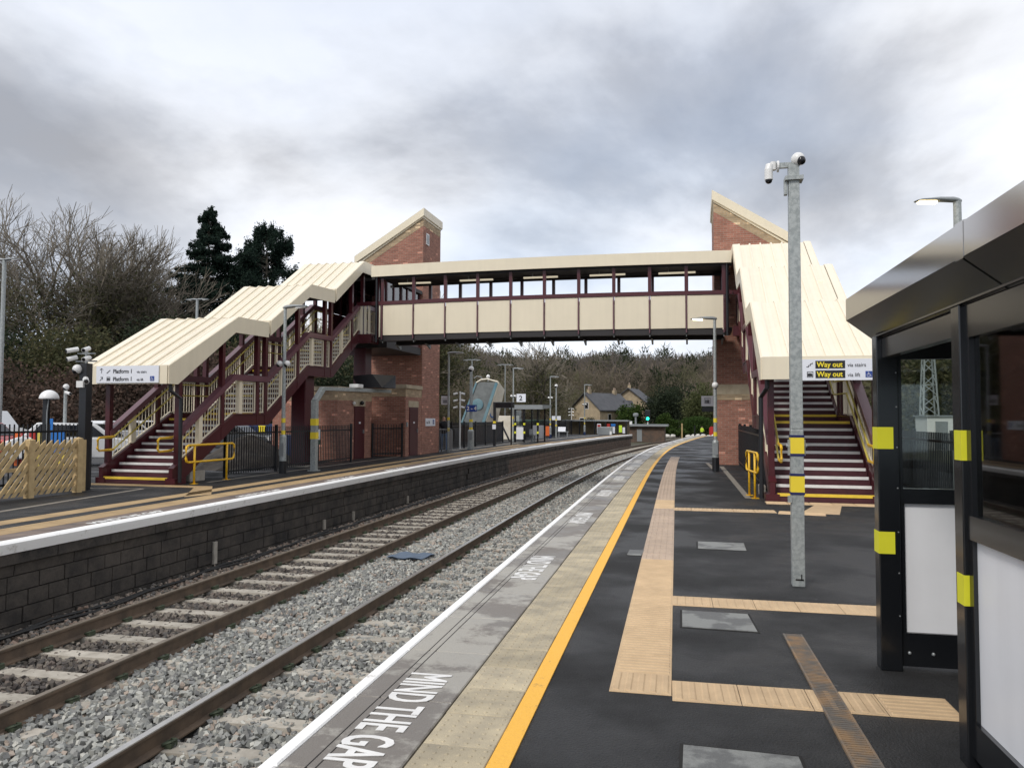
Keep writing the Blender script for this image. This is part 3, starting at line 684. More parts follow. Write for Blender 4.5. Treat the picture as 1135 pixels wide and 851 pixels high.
# ballast stones: one mesh per kind of stone
CUBE = np.array([(-1, -1, -1), (1, -1, -1), (1, 1, -1), (-1, 1, -1), (-1, -1, 1), (1, -1, 1), (1, 1, 1), (-1, 1, 1)], float)
QF = np.array([(3, 2, 1, 0), (4, 5, 6, 7), (0, 1, 5, 4), (1, 2, 6, 5), (2, 3, 7, 6), (3, 0, 4, 7)])
rg = np.random.default_rng(3)
def rots(n):
    q = rg.normal(size=(n, 4)); q /= np.linalg.norm(q, axis=1)[:, None]; w, x, y, z = q.T
    return np.stack([np.stack([1-2*(y*y+z*z), 2*(x*y-z*w), 2*(x*z+y*w)], -1), np.stack([2*(x*y+z*w), 1-2*(x*x+z*z), 2*(y*z-x*w)], -1), np.stack([2*(x*z-y*w), 2*(y*z+x*w), 1-2*(x*x+y*y)], -1)], 1)
def mesh_np(name, v, f, m):
    me = bpy.data.meshes.new(name); n = len(v); k = f.shape[1]
    me.vertices.add(n); me.vertices.foreach_set('co', v.astype(np.float32).ravel()); me.loops.add(f.size); me.loops.foreach_set('vertex_index', f.astype(np.int32).ravel())
    me.polygons.add(len(f)); me.polygons.foreach_set('loop_start', np.arange(0, f.size, k, dtype=np.int32)); me.polygons.foreach_set('loop_total', np.full(len(f), k, dtype=np.int32))
    me.materials.append(MATS[m]); me.update(calc_edges=True); me.shade_flat(); return me
exv = np.vectorize(ex)
def stones(name, label, m, zones):
    V = []
    for (d0, d1, y0, y1, dens, size, zb, zt) in zones:
        n = int((d1-d0)*(y1-y0)*dens); yy = rg.uniform(y0, y1, n); dd = rg.uniform(d0, d1, n)
        s = (exv(yy+.5)-exv(yy-.5)); x = exv(yy)+dd; z = rg.uniform(zb, zt, n)
        sc = rg.uniform(.55, 1.25, (n, 3))*size*.5; sc[:, 2] *= .8
        c = CUBE[None]*sc[:, None, :]*(1+rg.uniform(-.38, .2, (n, 8, 3)))
        c = np.einsum('nij,nkj->nki', rots(n), c); c[:, :, 0] += x[:, None]; c[:, :, 1] += yy[:, None]; c[:, :, 2] += z[:, None]
        V.append(c)
    V = np.concatenate(V); n = len(V)
    F = (QF[None]+(np.arange(n)*8)[:, None, None]).reshape(-1, 4)
    o = link(name, mesh_np(name, V.reshape(-1, 3), F, m)); o['kind'] = 'stuff'; o['label'] = label; o['category'] = 'ballast'
stones('ballast_stones', 'clean grey crushed stone ballast round the nearer track', 'ballast_grey',
       [(-3.72, -2.33, 3.8, 15, 840, .054, -1.15, -1.078), (-2.17, -.05, 3.2, 14, 800, .054, -1.16, -1.09), (-3.72, -2.33, 15, 32, 360, .068, -1.16, -1.095), (-2.17, -.05, 14, 32, 330, .068, -1.155, -1.085), (-3.72, -.05, 32, 60, 140, .09, -1.15, -1.09)])
stones('ballast_stones', 'dirty brown ballast between the rails of the farther track', 'ballast_brown',
       [(-5.15, -3.85, 5.2, 15, 540, .056, -1.165, -1.105), (-5.15, -3.85, 15, 32, 320, .065, -1.16, -1.105), (-5.15, -3.85, 32, 60, 120, .085, -1.16, -1.105)])
stones('ballast_stones', 'pinkish brown stones in the strip at the foot of the dark wall', 'ballast_pink',
       [(LW+.02, -5.33, 6, 18, 520, .056, -1.165, -1.09), (LW+.02, -5.33, 18, 34, 300, .065, -1.16, -1.09), (LW+.02, -5.33, 34, 60, 120, .085, -1.16, -1.09)])
for k_, dz in ((0, 0), (1, .03)):
    pts = []
    for i in range(60):
        y = 6+i*.55; p = off(y, LW+.26+.06*math.sin(i*.9+k_*2)+.03*math.sin(i*2.1)+k_*.07); pts.append((p[0], p[1], -1.06+.012*math.sin(i*1.7+k_)))
    single('track_cable', MB().tube(pts, .022, 6), 'cable', ('black cable lying closest to the foot of the dark wall', 'black cable on the stones, a little nearer the rail than its neighbour')[k_], 'cable', 'cables along the foot of the wall')
p = off(14.2, -3.1)
bs = MB(); 
for i in range(7):
    for j in range(4): bs.v.append((p[0]-.38+i*.12+j*.02, p[1]-.3+j*.2+.03*math.sin(i*2), -1.03+.012*math.sin(i*1.7+j*2.1)))
bs.f = [(i*4+j, i*4+j+1, (i+1)*4+j+1, (i+1)*4+j) for i in range(6) for j in range(3)]
bsb = MB(); bsb.v = bs.v+[(v[0], v[1], v[2]-.02) for v in bs.v]; nn_ = len(bs.v); bsb.f = bs.f+[tuple(i+nn_ for i in f)[::-1] for f in bs.f]
single('plastic_sheet', bsb, 'blue_sheet', 'flat blue sheet lying on the ballast between the two tracks', 'sheet')

# ================================================================== STAIRCASES
RISE, NR, GO = 0.155, 10, 0.26
YF = [15.95, 19.95, 24.05]           # foot of each flight
LZ = [0, 1.55, 3.10, 4.65]
SB = [(15.95, -0.0), (16.2, -0.0), (18.50, 1.36), (20.12, 1.37), (22.47, 2.91), (24.12, 2.93), (26.3, 4.42), (28.0, 4.42)]
ST = [(15.95, 0.36), (18.42, 1.66), (20.02, 1.67), (22.42, 3.21), (24.02, 3.23), (26.22, 4.74), (28.0, 4.74)]
CAPL = [(16.15, 1.18), (18.40, 2.66), (20.04, 2.68), (22.46, 4.22), (24.03, 4.25), (26.35, 5.72), (27.6, 5.72)]
SEC = [((15.5, 2.75), (18.25, 4.22), (19.76, 4.25)), ((19.86, 4.31), (22.22, 5.76), (23.86, 5.83)), ((23.96, 5.89), (26.2, 7.28), (28.0, 7.32))]
def interp(L_, y):
    for (a, b) in zip(L_[:-1], L_[1:]):
        if a[0] <= y <= b[0]: return a[1]+(b[1]-a[1])*(y-a[0])/(b[0]-a[0])
    return L_[-1][1] if y > L_[-1][0] else L_[0][1]
POSTS = [16.18, 17.9, 19.55, 19.97, 21.8, 23.6, 24.02, 25.65, 26.6, 27.9]
def staircase(x0, x1, xt, xo, label):
    # treads between x0 and x1; xt = side towards the tracks, xo = far side; both stringers outside the treads
    t = thing('covered_staircase', label, 'staircase', ((x0+x1)/2, 16, 0), 'covered staircases of the footbridge')
    s_t = 1 if xt > xo else -1
    rx0, rx1 = x0-.27, x1+.27
    nosing_me = {}
    for fl in range(3):
        for i in range(NR):
            y0 = YF[fl]+GO*i; z1 = LZ[fl]+RISE*(i+1); last = i == NR-1
            y1 = (YF[fl+1] if fl < 2 else 27.95) if last else y0+GO+.05
            st = part('landing' if last else 'step', MB().box(x0, y0, z1-(RISE+.04 if not last else .17), x1, y1, z1), 'step_maroon', t)
            part('nosing', MB().box(x0+.03, y0-.012, z1-.052, x1-.03, y0+.05, z1+.004), 'nosing_yellow' if (i == 0 or last) else 'white_paint', st)
    for xs in (x0-.06, x1+.06):
        part('stringer', MB().prism(SB+ST[::-1], 'x', xs-.05, xs+.05), 'maroon', t)
        lip = MB()
        for a, b in zip(ST[:-1], ST[1:]): lip.beam((xs, a[0], a[1]+.006), (xs, b[0], b[1]+.006), .15, .03)
        part('stringer_flange', lip, 'maroon', t)
        cp = MB()
        for a, b in zip(CAPL[:-1], CAPL[1:]): cp.slab(xs-.09, xs+.09, a, b, -.09, .07)
        part('top_beam', cp, 'maroon_sheen', t)
        for y in POSTS:
            zr = next((interp(list(s), y) for s in SEC if s[0][0] <= y <= s[2][0]), 7.3)-.22
            part('post', MB().box(xs-.06, y-.06, interp(SB, y)+.01 if y > 16.5 else 0, xs+.06, y+.06, zr), 'maroon', t)
        part('base_plate', MB().box(xs-.13, 15.93, 0, xs+.13, 16.35, .14), 'maroon', t)
        # railing bays
        bays = list(zip([p+.07 for p in POSTS[:-1]], [p-.07 for p in POSTS[1:]]))
        for (a, b) in bays:
            if b-a < .25: brk = [a, b]
            else:
                brk = [a]+[y for y, _ in ST if a+.05 < y < b-.05]+[b]
            bot = [(y, interp(ST, y)+.06) for y in brk]; top = [(y, min(interp(ST, y)+.93, interp(CAPL, y)-.12)) for y in brk]
            if (top[0][1]-bot[0][1]) < .2: top[0] = (top[0][0], bot[0][1]+.3)
            fr = MB()
            for Lx in (bot, top):
                for q, r in zip(Lx[:-1], Lx[1:]): fr.beam((xs, q[0], q[1]), (xs, r[0], r[1]), .035, .03)
            fr.beam((xs, a+.015, bot[0][1]), (xs, a+.015, top[0][1]), .03, .03, (1, 0, 0)); fr.beam((xs, b-.015, bot[-1][1]), (xs, b-.015, top[-1][1]), .03, .03, (1, 0, 0))
            fo = part('railing_frame', fr, 'cream', t)
            bl = MB(); n = max(1, int((b-a)/.115))
            for k in range(1, n):
                y = a+(b-a)*k/n; bl.beam((xs, y, interp(bot, y)), (xs, y, interp(top, y)), .014, .014, (1, 0, 0))
            if n > 1: part('balusters', bl, 'cream', fo, kind='stuff')
        for y in (17.0, 18.72, 20.88, 22.72, 24.85, 26.35):
            part('newel_post', MB().box(xs-.045, y-.075, interp(ST, y)+.01, xs+.045, y+.075, interp(CAPL, y)-.09), 'cream', t)
        # handrails inside, two heights
        si = 1 if xs < (x0+x1)/2 else -1; xh = xs+si*.14
        base = [(15.8, .16), (16.15, .16), (18.35, 1.55), (19.95, 1.57), (22.3, 3.10), (24.05, 3.12), (26.4, 4.65), (27.8, 4.65)]
        for hgt in (.62, .92):
            pts = [(xh, y, z+hgt) for y, z in base]
            if hgt == .62: pts = [(xh, 15.68, .16+.90), (xh, 15.68, .16+.64)]+pts
            else: pts = [(xh, 15.70, .16+.92)]+pts
            part('handrail', MB().tube(pts, .021, 7), 'yellow_metal' if False else 'pale_yellow_metal', t)
        part('handrail_end', MB().tube([(xh, 16.2, .16+.64), (xh, 15.72, .16+.62), (xh, 15.66, .16+.68), (xh, 15.66, .16+.88), (xh, 15.72, .16+.93), (xh, 16.2, .16+.95)], .026, 8), 'yellow_metal', t)
    # roof
    nP = 6; pw = (rx1-rx0-.36)/nP
    for si, s in enumerate(SEC):
        for qi, (a, b) in enumerate(((s[0], s[1]), (s[1], s[2]))):
            for k in range(nP):
                xa = rx0+.18+k*pw; mb = MB().slab(xa+.003, xa+pw-.003, a, b, -.045, -.012)
                mb.slab(xa-.022, xa+.022, a, b, -.012, .035)
                for q in (1/3., 2/3.): mb.slab(xa+pw*q-.006, xa+pw*q+.006, a, b, -.012, -.004)
                part('roof_panel', mb, 'cream_roof', t)
            fl = MB(); fl.slab(rx0, rx0+.17, a, b, -.02, .028); part('verge_flashing', fl, 'cream_roof', t)
            fl = MB(); fl.slab(rx1-.17, rx1, a, b, -.02, .028); part('verge_flashing', fl, 'cream_roof', t)
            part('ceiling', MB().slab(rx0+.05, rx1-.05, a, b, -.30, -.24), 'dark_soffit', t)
        d = .40
        low = [(s[0][0]+(.33 if si == 0 else .0), s[0][1]-d), (s[1][0]-.12, s[1][1]-d-.01), (s[2][0], s[2][1]-d)]
        outl = [(s[0][0], s[0][1]+.02), (s[1][0], s[1][1]+.02), (s[2][0], s[2][1]+.02)]+low[::-1]+([(s[0][0], s[0][1]-d)] if si == 0 else [])
        for xa, xb in ((rx0-.03, rx0), (rx1, rx1+.03)): part('side_fascia', MB().prism(outl, 'x', xa, xb), 'cream', t)
        part('end_fascia', MB().box(rx0+.001, s[0][0]-.03, s[0][1]-d+(0 if si == 0 else .05), rx1-.001, s[0][0]-.001, s[0][1]+.03), 'cream', t)
        for xs in (x0-.0, (x0+x1)/2, x1):
            rb = MB()
            for a, b in ((s[0], s[1]), (s[1], s[2])): rb.slab(xs-.05, xs+.05, a, b, -.235, -.05)
            part('rafter', rb, 'dark_soffit', t)
        # strip light under the flat part
        part('strip_light', MB().box(xo+s_t*.22-.05, s[1][0]-1.0, s[1][1]-.62, xo+s_t*.22+.05, s[1][0]+.3, s[1][1]-.57), 'strip_light', t)
    # rainwater pipe at the track-side front corner
    px_ = xt+s_t*.20
    part('downpipe', MB().tube([(px_-s_t*.1, 15.75, 2.4), (px_-s_t*.1, 15.75, 2.2), (px_, 16.0, 2.02), (px_, 16.02, .05)], .045, 10), 'black_metal', t)
    return t
stairR = staircase(1.52, 3.33, 1.46, 3.39, 'right covered staircase with striped maroon steps under a ribbed cream roof')
stairL = staircase(-13.85, -12.05, -11.99, -13.91, 'left covered staircase with maroon frame, cream railings and three stepped cream roofs')
# trestles
for (x, y, zt, lab) in ((-12.42, 23.0, 2.95, 'wide maroon steel trestle under the middle of the left staircase'), (-12.72, 28.3, 4.3, 'tall maroon steel trestle under the top landing of the left staircase')):
    t = thing('support_column', lab, 'column', (x, y, 0), 'maroon trestles under the left staircase'); zb = 0 if y < 25 else 2.72
    part('column_casing', MB().box(x-.25, y-.3, zb, x+.25, y+.3, zt), 'maroon', t, bevel=.02)
    part('base_plinth', MB().box(x-.3, y-.36, zb, x+.3, y+.36, zb+.06), 'concrete', t)
    part('head_beam', MB().box(-13.9, y-.15, zt-.25, x-.252, y+.15, zt), 'maroon', t)
for (x, y, zt) in ((2.4, 23.2, 2.95),):
    t = thing('support_column', 'maroon steel trestle behind the black railing under the right staircase', 'column', (x, y, 0))
    part('column_casing', MB().box(x-.8, y-.2, 0, x+.8, y+.2, zt), 'maroon', t, bevel=.02)

# ================================================================== SPAN
BY0, BY1 = 26.1, 28.0; BX0, BX1 = -11.0, 0.93
sp = thing('footbridge_span', 'covered footbridge span with square cream panels crossing above the tracks', 'footbridge', (-5, 27, 4.4))
camb = lambda x: 0.055*(1-((x+5.0)/6.3)**2)-.02
npan = 10; xs_ = [BX0+(BX1-BX0)*k/npan for k in range(npan+1)]
ext0, ext1 = -11.42, 1.20
def long_beam(z0, z1, y0, y1, m, name, lo=ext0, hi=ext1, n=12):
    b = MB()
    for k in range(n):
        a = lo+(hi-lo)*k/n; c = lo+(hi-lo)*(k+1)/n; za, zc = camb(a), camb(c)
        b.hexa([(a, y0, z0+za), (c, y0, z0+zc), (c, y1, z0+zc), (a, y1, z0+za), (a, y0, z1+za), (c, y0, z1+zc), (c, y1, z1+zc), (a, y1, z1+za)])
    return part(name, b, m, sp)
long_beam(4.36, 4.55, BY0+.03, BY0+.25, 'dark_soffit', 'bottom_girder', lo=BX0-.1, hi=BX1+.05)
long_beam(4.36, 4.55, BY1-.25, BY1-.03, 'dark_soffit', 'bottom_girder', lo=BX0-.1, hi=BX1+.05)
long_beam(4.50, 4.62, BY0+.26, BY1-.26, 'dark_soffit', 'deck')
for y0, s_ in ((BY0, 1), (BY1, -1)):
    for k in range(npan):
        a, c = xs_[k]+.03, xs_[k+1]-.03; z_ = camb((a+c)/2)
        part('cladding_panel', MB().box(a, y0, 4.56+z_, c, y0+s_*.04, 5.66+z_), 'cream', sp, bevel=.008)
    long_beam(5.67, 5.80, y0-s_*.03, y0+s_*.12, 'maroon', 'sill_beam')
    long_beam(6.62, 6.70, y0+s_*.02, y0+s_*.14, 'dark_soffit', 'head_beam')
    for k, x in enumerate(xs_):
        z_ = camb(x)
        part('window_post', MB().box(x-.055, y0+s_*.005, 5.80+z_, x+.055, y0+s_*.11, 6.64+z_), 'maroon', sp)
        part('joint_fin', MB().box(x-.018, y0-s_*.045, 4.42+z_, x+.018, y0-s_*.002, 5.668+z_), 'maroon_sheen', sp)
        if s_ == 1: part('bracket', MB().prism([(y0+.05, 4.358+z_), (y0+.3, 4.358+z_), (y0+.05, 4.30+z_)], 'x', x-.01, x+.01), 'grey_metal', sp)
        else: part('bracket', MB().prism([(y0-.05, 4.358+z_), (y0-.6, 4.358+z_), (y0-.05, 4.2+z_)], 'x', x-.03, x+.03), 'grey_metal', sp)
for y0, y1 in ((BY0-.18, BY0-.14), (BY1+.14, BY1+.18)): long_beam(6.68, 7.08, y0, y1, 'cream', 'roof_fascia', lo=-11.36, hi=1.17)
long_beam(6.98, 7.06, BY0-.139, BY1+.139, 'cream_roof', 'roof_deck', lo=-11.36, hi=1.17)
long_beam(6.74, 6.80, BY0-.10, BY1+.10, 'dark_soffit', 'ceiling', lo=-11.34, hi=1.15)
for k in range(5):
    x = BX0+.9+k*2.38; z_ = camb(x)
    part('strip_light', MB().box(x-.62, 26.95, 6.55+z_, x+.62, 27.05, 6.60+z_), 'strip_light', sp)
    part('light_bracket', MB().box(x-.3, 26.98, 6.6+z_, x-.27, 27.02, 6.76+z_), 'grey_metal', sp)
for x in (-11.2, 1.03):
    part('end_post', MB().box(x-.06, BY0+.01, 4.45, x+.06, BY0+.13, 6.9), 'maroon', sp)
    part('end_trim', MB().box(x+(.08 if x < 0 else -.14), BY0-.005, 4.5, x+(.13 if x < 0 else -.09), BY0+.03, 5.66), 'cream', sp)
    part('downpipe', MB().tube([(x+.01, BY0-.07, 6.68), (x+.01, BY0-.07, 4.3)], .045, 8), 'black_metal', sp)
part('lower_tie', MB().box(-12.0, 26.15, 4.3, -11.43, 26.3, 4.62), 'maroon', sp); part('upper_tie', MB().box(-12.0, 26.16, 5.66, -11.43, 26.28, 5.8), 'maroon', sp)
for x in (-11.85, -11.7, -11.55): part('baluster', MB().box(x-.04, 26.2, 4.63, x+.04, 26.24, 5.655), 'cream', sp)
if 0: part('junction_panel', MB().box(-11.9, 26.2, 4.63, -11.3, 26.24, 5.65), 'cream', sp)
part('lower_tie', MB().box(1.22, 26.2, 4.3, 1.44, 26.3, 4.62), 'maroon', sp); part('upper_tie', MB().box(1.22, 26.2, 5.66, 1.44, 26.28, 5.8), 'maroon', sp)
# walkway from the left landing to the lift
wk = thing('lift_walkway', 'dark covered walkway joining the left end of the bridge to the lift tower', 'walkway', (-12.7, 30, 4.4))
part('deck', MB().box(-14.0, 28.02, 4.30, -11.6, 31.85, 4.6), 'dark_soffit', wk)
part('roof', MB().box(-14.1, 28.2, 6.95, -11.55, 31.85, 7.1), 'dark_soffit', wk)
for x in (-13.95, -11.68):
    part('side_panel', MB().box(x-.03, 28.1, 4.62, x+.03, 31.85, 5.7), 'maroon', wk)
    for y in np.linspace(28.1, 31.8, 6): part('post', MB().box(x-.05, y-.05, 5.7, x+.05, y+.05, 6.95), 'maroon', wk)
    for a, b in zip(np.linspace(28.1, 31.8, 6)[:-1], np.linspace(28.1, 31.8, 6)[1:]): part('window_pane', MB().box(x-.008, a+.06, 5.72, x+.008, b-.06, 6.93), 'dark_glass', wk)

# ================================================================== TOWERS AND BRICK ROOMS
def tower(x0, x1, y0, y1, zlow, zhigh, hi_at, label):
    t = thing('lift_tower', label, 'tower', ((x0+x1)/2, (y0+y1)/2, 0), 'brick lift towers')
    if hi_at == 'x1': prof = [(x0, 0), (x1, 0), (x1, zhigh-.5), (x0, zlow-.5)]
    else: prof = [(x0, 0), (x1, 0), (x1, zlow-.5), (x0, zhigh-.5)]
    part('brick_wall', MB().prism(prof, 'y', y0, y1), 'red_brick', t, uv=True)
    sl = (zhigh-zlow)/(x1-x0)
    def zt(x): return (zlow+(x-x0)*sl) if hi_at == 'x1' else (zhigh-(x-x0)*sl)
    o = .12
    b2 = MB().prism([(x0-.004, zt(x0)-.72), (x1+.004, zt(x1)-.72), (x1+.004, zt(x1)-.42), (x0-.004, zt(x0)-.42)], 'y', y0-.006, y1+.006)
    part('buff_brick_course', b2, 'buff_brick', t, uv=True)
    ea = x0-(.30 if hi_at == 'x1' else .06); eb = x1+(.06 if hi_at == 'x1' else .30)
    part('roof_trim', MB().prism([(ea+.05, zt(ea)-.42), (eb-.05, zt(eb)-.42), (eb-.05, zt(eb)-.34), (ea+.05, zt(ea)-.34)], 'y', y0-.05, y1+.05), 'cream', t)
    part('roof', MB().prism([(ea, zt(ea)-.335), (eb, zt(eb)-.335), (eb, zt(eb)), (ea, zt(ea))], 'y', y0-.12, y1+.12), 'cream', t)
    return t
tL = tower(-14.45, -11.55, 31.9, 34.25, 8.95, 10.72, 'x1', 'left brick lift tower with a steep cream roof rising towards the tracks')
tR = tower(0.68, 3.2, 28.05, 31.2, 8.0, 9.62, 'x0', 'right brick lift tower with a cream roof sloping down to the right')
# small louvre on the left tower
part('louvre', MB().box(-11.56, 32.25, 9.25, -11.52, 32.62, 9.75), 'white_plastic', tL)
part('louvre_slats', MB().box(-11.53, 32.3, 9.3, -11.51, 32.57, 9.7), 'grey_metal', tL)
part('band_course', MB().box(.672, 28.035, 2.45, 3.21, 31.21, 2.80), 'limestone', tR)
part('buff_brick_course', MB().box(.674, 28.04, 2.25, 3.205, 31.205, 2.449), 'buff_brick', tR, uv=True)
def room(x0, x1, y0, y1, z, label, door=None):
    t = thing('brick_building', label, 'building', ((x0+x1)/2, (y0+y1)/2, 0), 'low brick rooms beside the left tower')
    part('brick_wall', MB().box(x0, y0, 0, x1, y1, z-.5), 'red_brick', t, uv=True)
    part('buff_brick_course', MB().box(x0-.004, y0-.004, z-.499, x1+.004, y1-.004, z-.16), 'buff_brick', t, uv=True)
    part('coping', MB().box(x0-.05, y0-.05, z-.159, x1+.05, y1-.01, z), 'limestone', t, bevel=.01)
    if door:
        ya, yb, zt = door
        d = part('door', MB().box(x1+.001, ya, 0.02, x1+.025, yb, zt), 'maroon', t, bevel=.004)
        part('door_frame', MB().box(x1-.02, ya-.05, 0, x1+.012, ya-.001, zt+.05).box(x1-.02, yb+.001, 0, x1+.012, yb+.05, zt+.05).box(x1-.02, ya-.05, zt+.001, x1+.012, yb+.05, zt+.055), 'maroon', t)
        part('handle', MB().box(x1+.026, yb-.14, .98, x1+.07, yb-.10, 1.12), 'grey_metal', d)
        part('door_sign', MB().box(x1+.026, (ya+yb)/2-.08, 1.35 if zt < 2 else 1.0, x1+.03, (ya+yb)/2+.08, 1.42 if zt < 2 else 1.28), 'sign_white' if zt > 1.95 else 'grey_metal', d)
        part('lintel', MB().box(x1-.01, ya-.12, zt+.06, x1+.008, yb+.12, zt+.32), 'limestone', t)
    return t
rA = room(-15.2, -12.6, 25.9, 28.95, 2.72, 'nearer low brick room with a narrow maroon door under the top landing', (27.35, 28.2, 1.96))
rB = room(-13.4, -11.545, 29.95, 31.86, 2.95, 'farther low brick room with a maroon door and white notice against the tower', (30.4, 31.35, 1.97))
part('wall_light', MB().sphere((-12.53, 27.15, 2.12), .07), 'camera_white', rA, smooth=True)
part('wall_light', MB().sphere((-12.52, 27.85, 2.15), .085), 'dark_lens', rA, smooth=True)
part('intercom', MB().box(-11.545, 30.02, 1.22, -11.51, 30.18, 1.4), 'grey_metal', rB)

# ================================================================== STREET FURNITURE
def bands(t, x, y, r, zs, sq=False, m='band_yellow', h=.15, edge=True):
    for z in zs:
        b = MB()
        if sq: b.box(x-r, y-r, z-h/2, x+r, y+r, z+h/2)
        else: b.tube([(x, y, z-h/2), (x, y, z+h/2)], r, 12)
        o = part('warning_band', b, m, t)
        if edge:
            e = MB()
            for zz_ in (z-h/2-.012, z+h/2+.012):
                if sq: e.box(x-r-.002, y-r-.002, zz_-.012, x+r+.002, y+r+.002, zz_+.012)
                else: e.tube([(x, y, zz_-.012), (x, y, zz_+.012)], r+.002, 12)
            part('band_edge', e, 'blue_edge', o)
def lamp_head(t, x, y, z, dx, dy, L_=.62, lit=False):
    d = Vector((dx, dy, 0)).normalized(); c = Vector((x, y, z)); s = Vector((-d.y, d.x, 0))
    b = MB(); o = []
    for f, w, h, dz in ((-.06, .05, .05, .0), (.06, .085, .055, .03), (.30, .10, .045, .035), (.62, .12, .022, .03), (L_+.10, .075, .012, .02)):
        q = c+d*f; o.append([q-s*w+Vector((0, 0, dz-h)), q+s*w+Vector((0, 0, dz-h)), q+s*w*.7+Vector((0, 0, dz+h)), q-s*w*.7+Vector((0, 0, dz+h))])
    rr = []
    for f, w, h, dz in ((-.07, .03, .03, .0), (-.03, .06, .055, .0), (.06, .085, .06, .02), (.30, .10, .05, .035), (.62, .12, .026, .03), (L_+.08, .09, .016, .02), (L_+.11, .03, .008, .016)):
        q = c+d*f; rr.append([q+s*w*math.cos(2*PI*j/10)+Vector((0, 0, dz+h*math.sin(2*PI*j/10)*(1 if math.sin(2*PI*j/10) > 0 else .7))) for j in range(10)])
    o = rr
    for r in o: b.v += [tuple(v) for v in r]
    for i in range(len(o)-1):
        for j in range(10): b.f.append((i*10+j, i*10+(j+1) % 10, i*10+10+(j+1) % 10, i*10+10+j))
    b.f += [tuple(range(10)), tuple(10*(len(o)-1)+k for k in range(9, -1, -1))]
    h = part('lamp_head', b, 'grey_metal', t, smooth=True)
    part('spigot', MB().tube([c+Vector((0, 0, -.16)), c+Vector((0, 0, .0))], .042, 10), 'camera_white', t)
    a, e = c+d*.36, c+d*(L_+.04); z0 = -.03
    g_ = MB(); g_.hexa([a-s*.07+Vector((0, 0, -.034)), e-s*.07+Vector((0, 0, -.012)), e+s*.07+Vector((0, 0, -.012)), a+s*.07+Vector((0, 0, -.034)), a-s*.07+Vector((0, 0, 0)), e-s*.07+Vector((0, 0, .014)), e+s*.07+Vector((0, 0, .014)), a+s*.07+Vector((0, 0, 0))])
    part('lamp_lens', g_, 'lamp_glow' if lit else 'camera_white', h)
def dome_cam(t, x, y, z, r=.10):
    c = part('camera', MB().sphere((x, y, z), r, 12, 8), 'camera_white', t, smooth=True)
    part('camera_lens', MB().sphere((x-.02, y-r*.25, z-r*.42), r*.72, 12, 8), 'dark_lens', c, smooth=True)
def bullet_cam(t, x, y, z, dx, dy, L_=.26, r=.045, dz=-.06):
    d = Vector((dx, dy, 0)).normalized(); p = Vector((x, y, z)); q = p+d*L_+Vector((0, 0, dz))
    c = part('camera', MB().tube([p, q], r, 8), 'camera_white', t)
    part('camera_lens', MB().tube([q, q+(q-p).normalized()*.012], r*.75, 8), 'dark_lens', c)
def lamp_post(x, y, h, label, head=((1, 0),), sleeve=1.1, lit=False, band=(1.15, 1.5), r=.055, cam_z=None, group='lamp posts on the platforms', base=.3, ball=False, z0=0, basem='black_metal'):
    t = thing('lamp_post', label, 'lamp post', (x, y, z0), group)
    if sleeve:
        part('sleeve', MB().tube([(x, y, z0+base), (x, y, sleeve-.06), (x, y, sleeve)], [r*1.75, r*1.75, r*1.15], 14), 'galvanised', t, smooth=False)
        part('sleeve_base', MB().tube([(x, y, z0), (x, y, z0+base)], r*1.95, 14), basem, t)
        part('service_door', MB().box(x-r*1.2, y-r*1.9, .5, x+r*1.2, y-r*1.5, .85), 'grey_metal', t)
    part('pole', MB().tube([(x, y, z0 if not sleeve else sleeve-.01), (x, y, h)], [r, r*.8], 12), 'galvanised', t)
    for d in head: lamp_head(t, x, y, h+.01, d[0], d[1], lit=lit)
    bands(t, x, y, r*1.04, band, edge=False, h=.13)
    if cam_z:
        for s_ in (-1, 1): dome_cam(t, x+s_*.12, y-.05, cam_z, .09)
        part('camera_bracket', MB().box(x-.12, y-.02, cam_z+.02, x+.12, y+.02, cam_z+.06), 'grey_metal', t)
    if ball: dome_cam(t, x, y, h+.02, .14)
    return t
lamp_post(-11.45, 20.1, 4.72, 'tall grey lamp post with two yellow bands and white cameras beside the left staircase', cam_z=3.12, base=.35)
lamp_post(.60, 24.55, 4.65, 'lamp post with a lit lamp standing in front of the right lift tower', head=((-1, .05),), lit=True, sleeve=.95, band=(1.13, 1.55), base=.42)
part('camera', MB().sphere((.60, 24.5, 2.62), .10, 12, 8), 'camera_white', bpy.data.objects['lamp_post.001'], smooth=True)
lamp_post(-11.15, 34.42, 4.57, 'lamp post with yellow bands just right of the left brick tower, beside the grey barrier', sleeve=0, band=(1.05, 1.55))
t = lamp_post(-11.02, 37.7, 4.05, 'grey pole topped by a white dome camera and carrying the blue 2-4 sign', head=(), sleeve=1.0, band=(1.05, 1.45), r=.09, ball=True, base=.12, basem='galvanised')
s_ = thing('platform_sign', 'small blue sign reading 2-4 fixed to the camera pole', 'sign', (-10.9, 37.58, 2.0))
part('board', MB().box(-11.25, 37.56, 1.90, -10.68, 37.59, 2.24), 'sign_blue', s_)
text('2 - 4', .27, 'white_paint', s_, (-11.20, 37.557, 1.98), (1, 0, 0), (0, 0, 1), bold=.008)
lamp_post(-11.87, 50.7, 4.87, 'lamp post with blue foot standing between the black frame and the far waiting shelter', sleeve=0, band=(1.1, 1.6), cam_z=3.05)
s_ = thing('platform_sign', 'square white sign with a black 2 on the lamp post behind the black frame', 'sign', (-11.3, 50.6, 2.7))
part('board', MB().box(-11.62, 50.58, 2.66, -11.0, 50.61, 3.2), 'sign_white', s_)
text('2', .46, 'sign_text', s_, (-11.45, 50.575, 2.76), (1, 0, 0), (0, 0, 1), bold=.01)
lamp_post(-11.21, 60.8, 4.84, 'lamp post with white cameras, first one past the far waiting shelter', sleeve=.9, band=(1.1, 1.5), cam_z=3.2, basem='dark_blue')
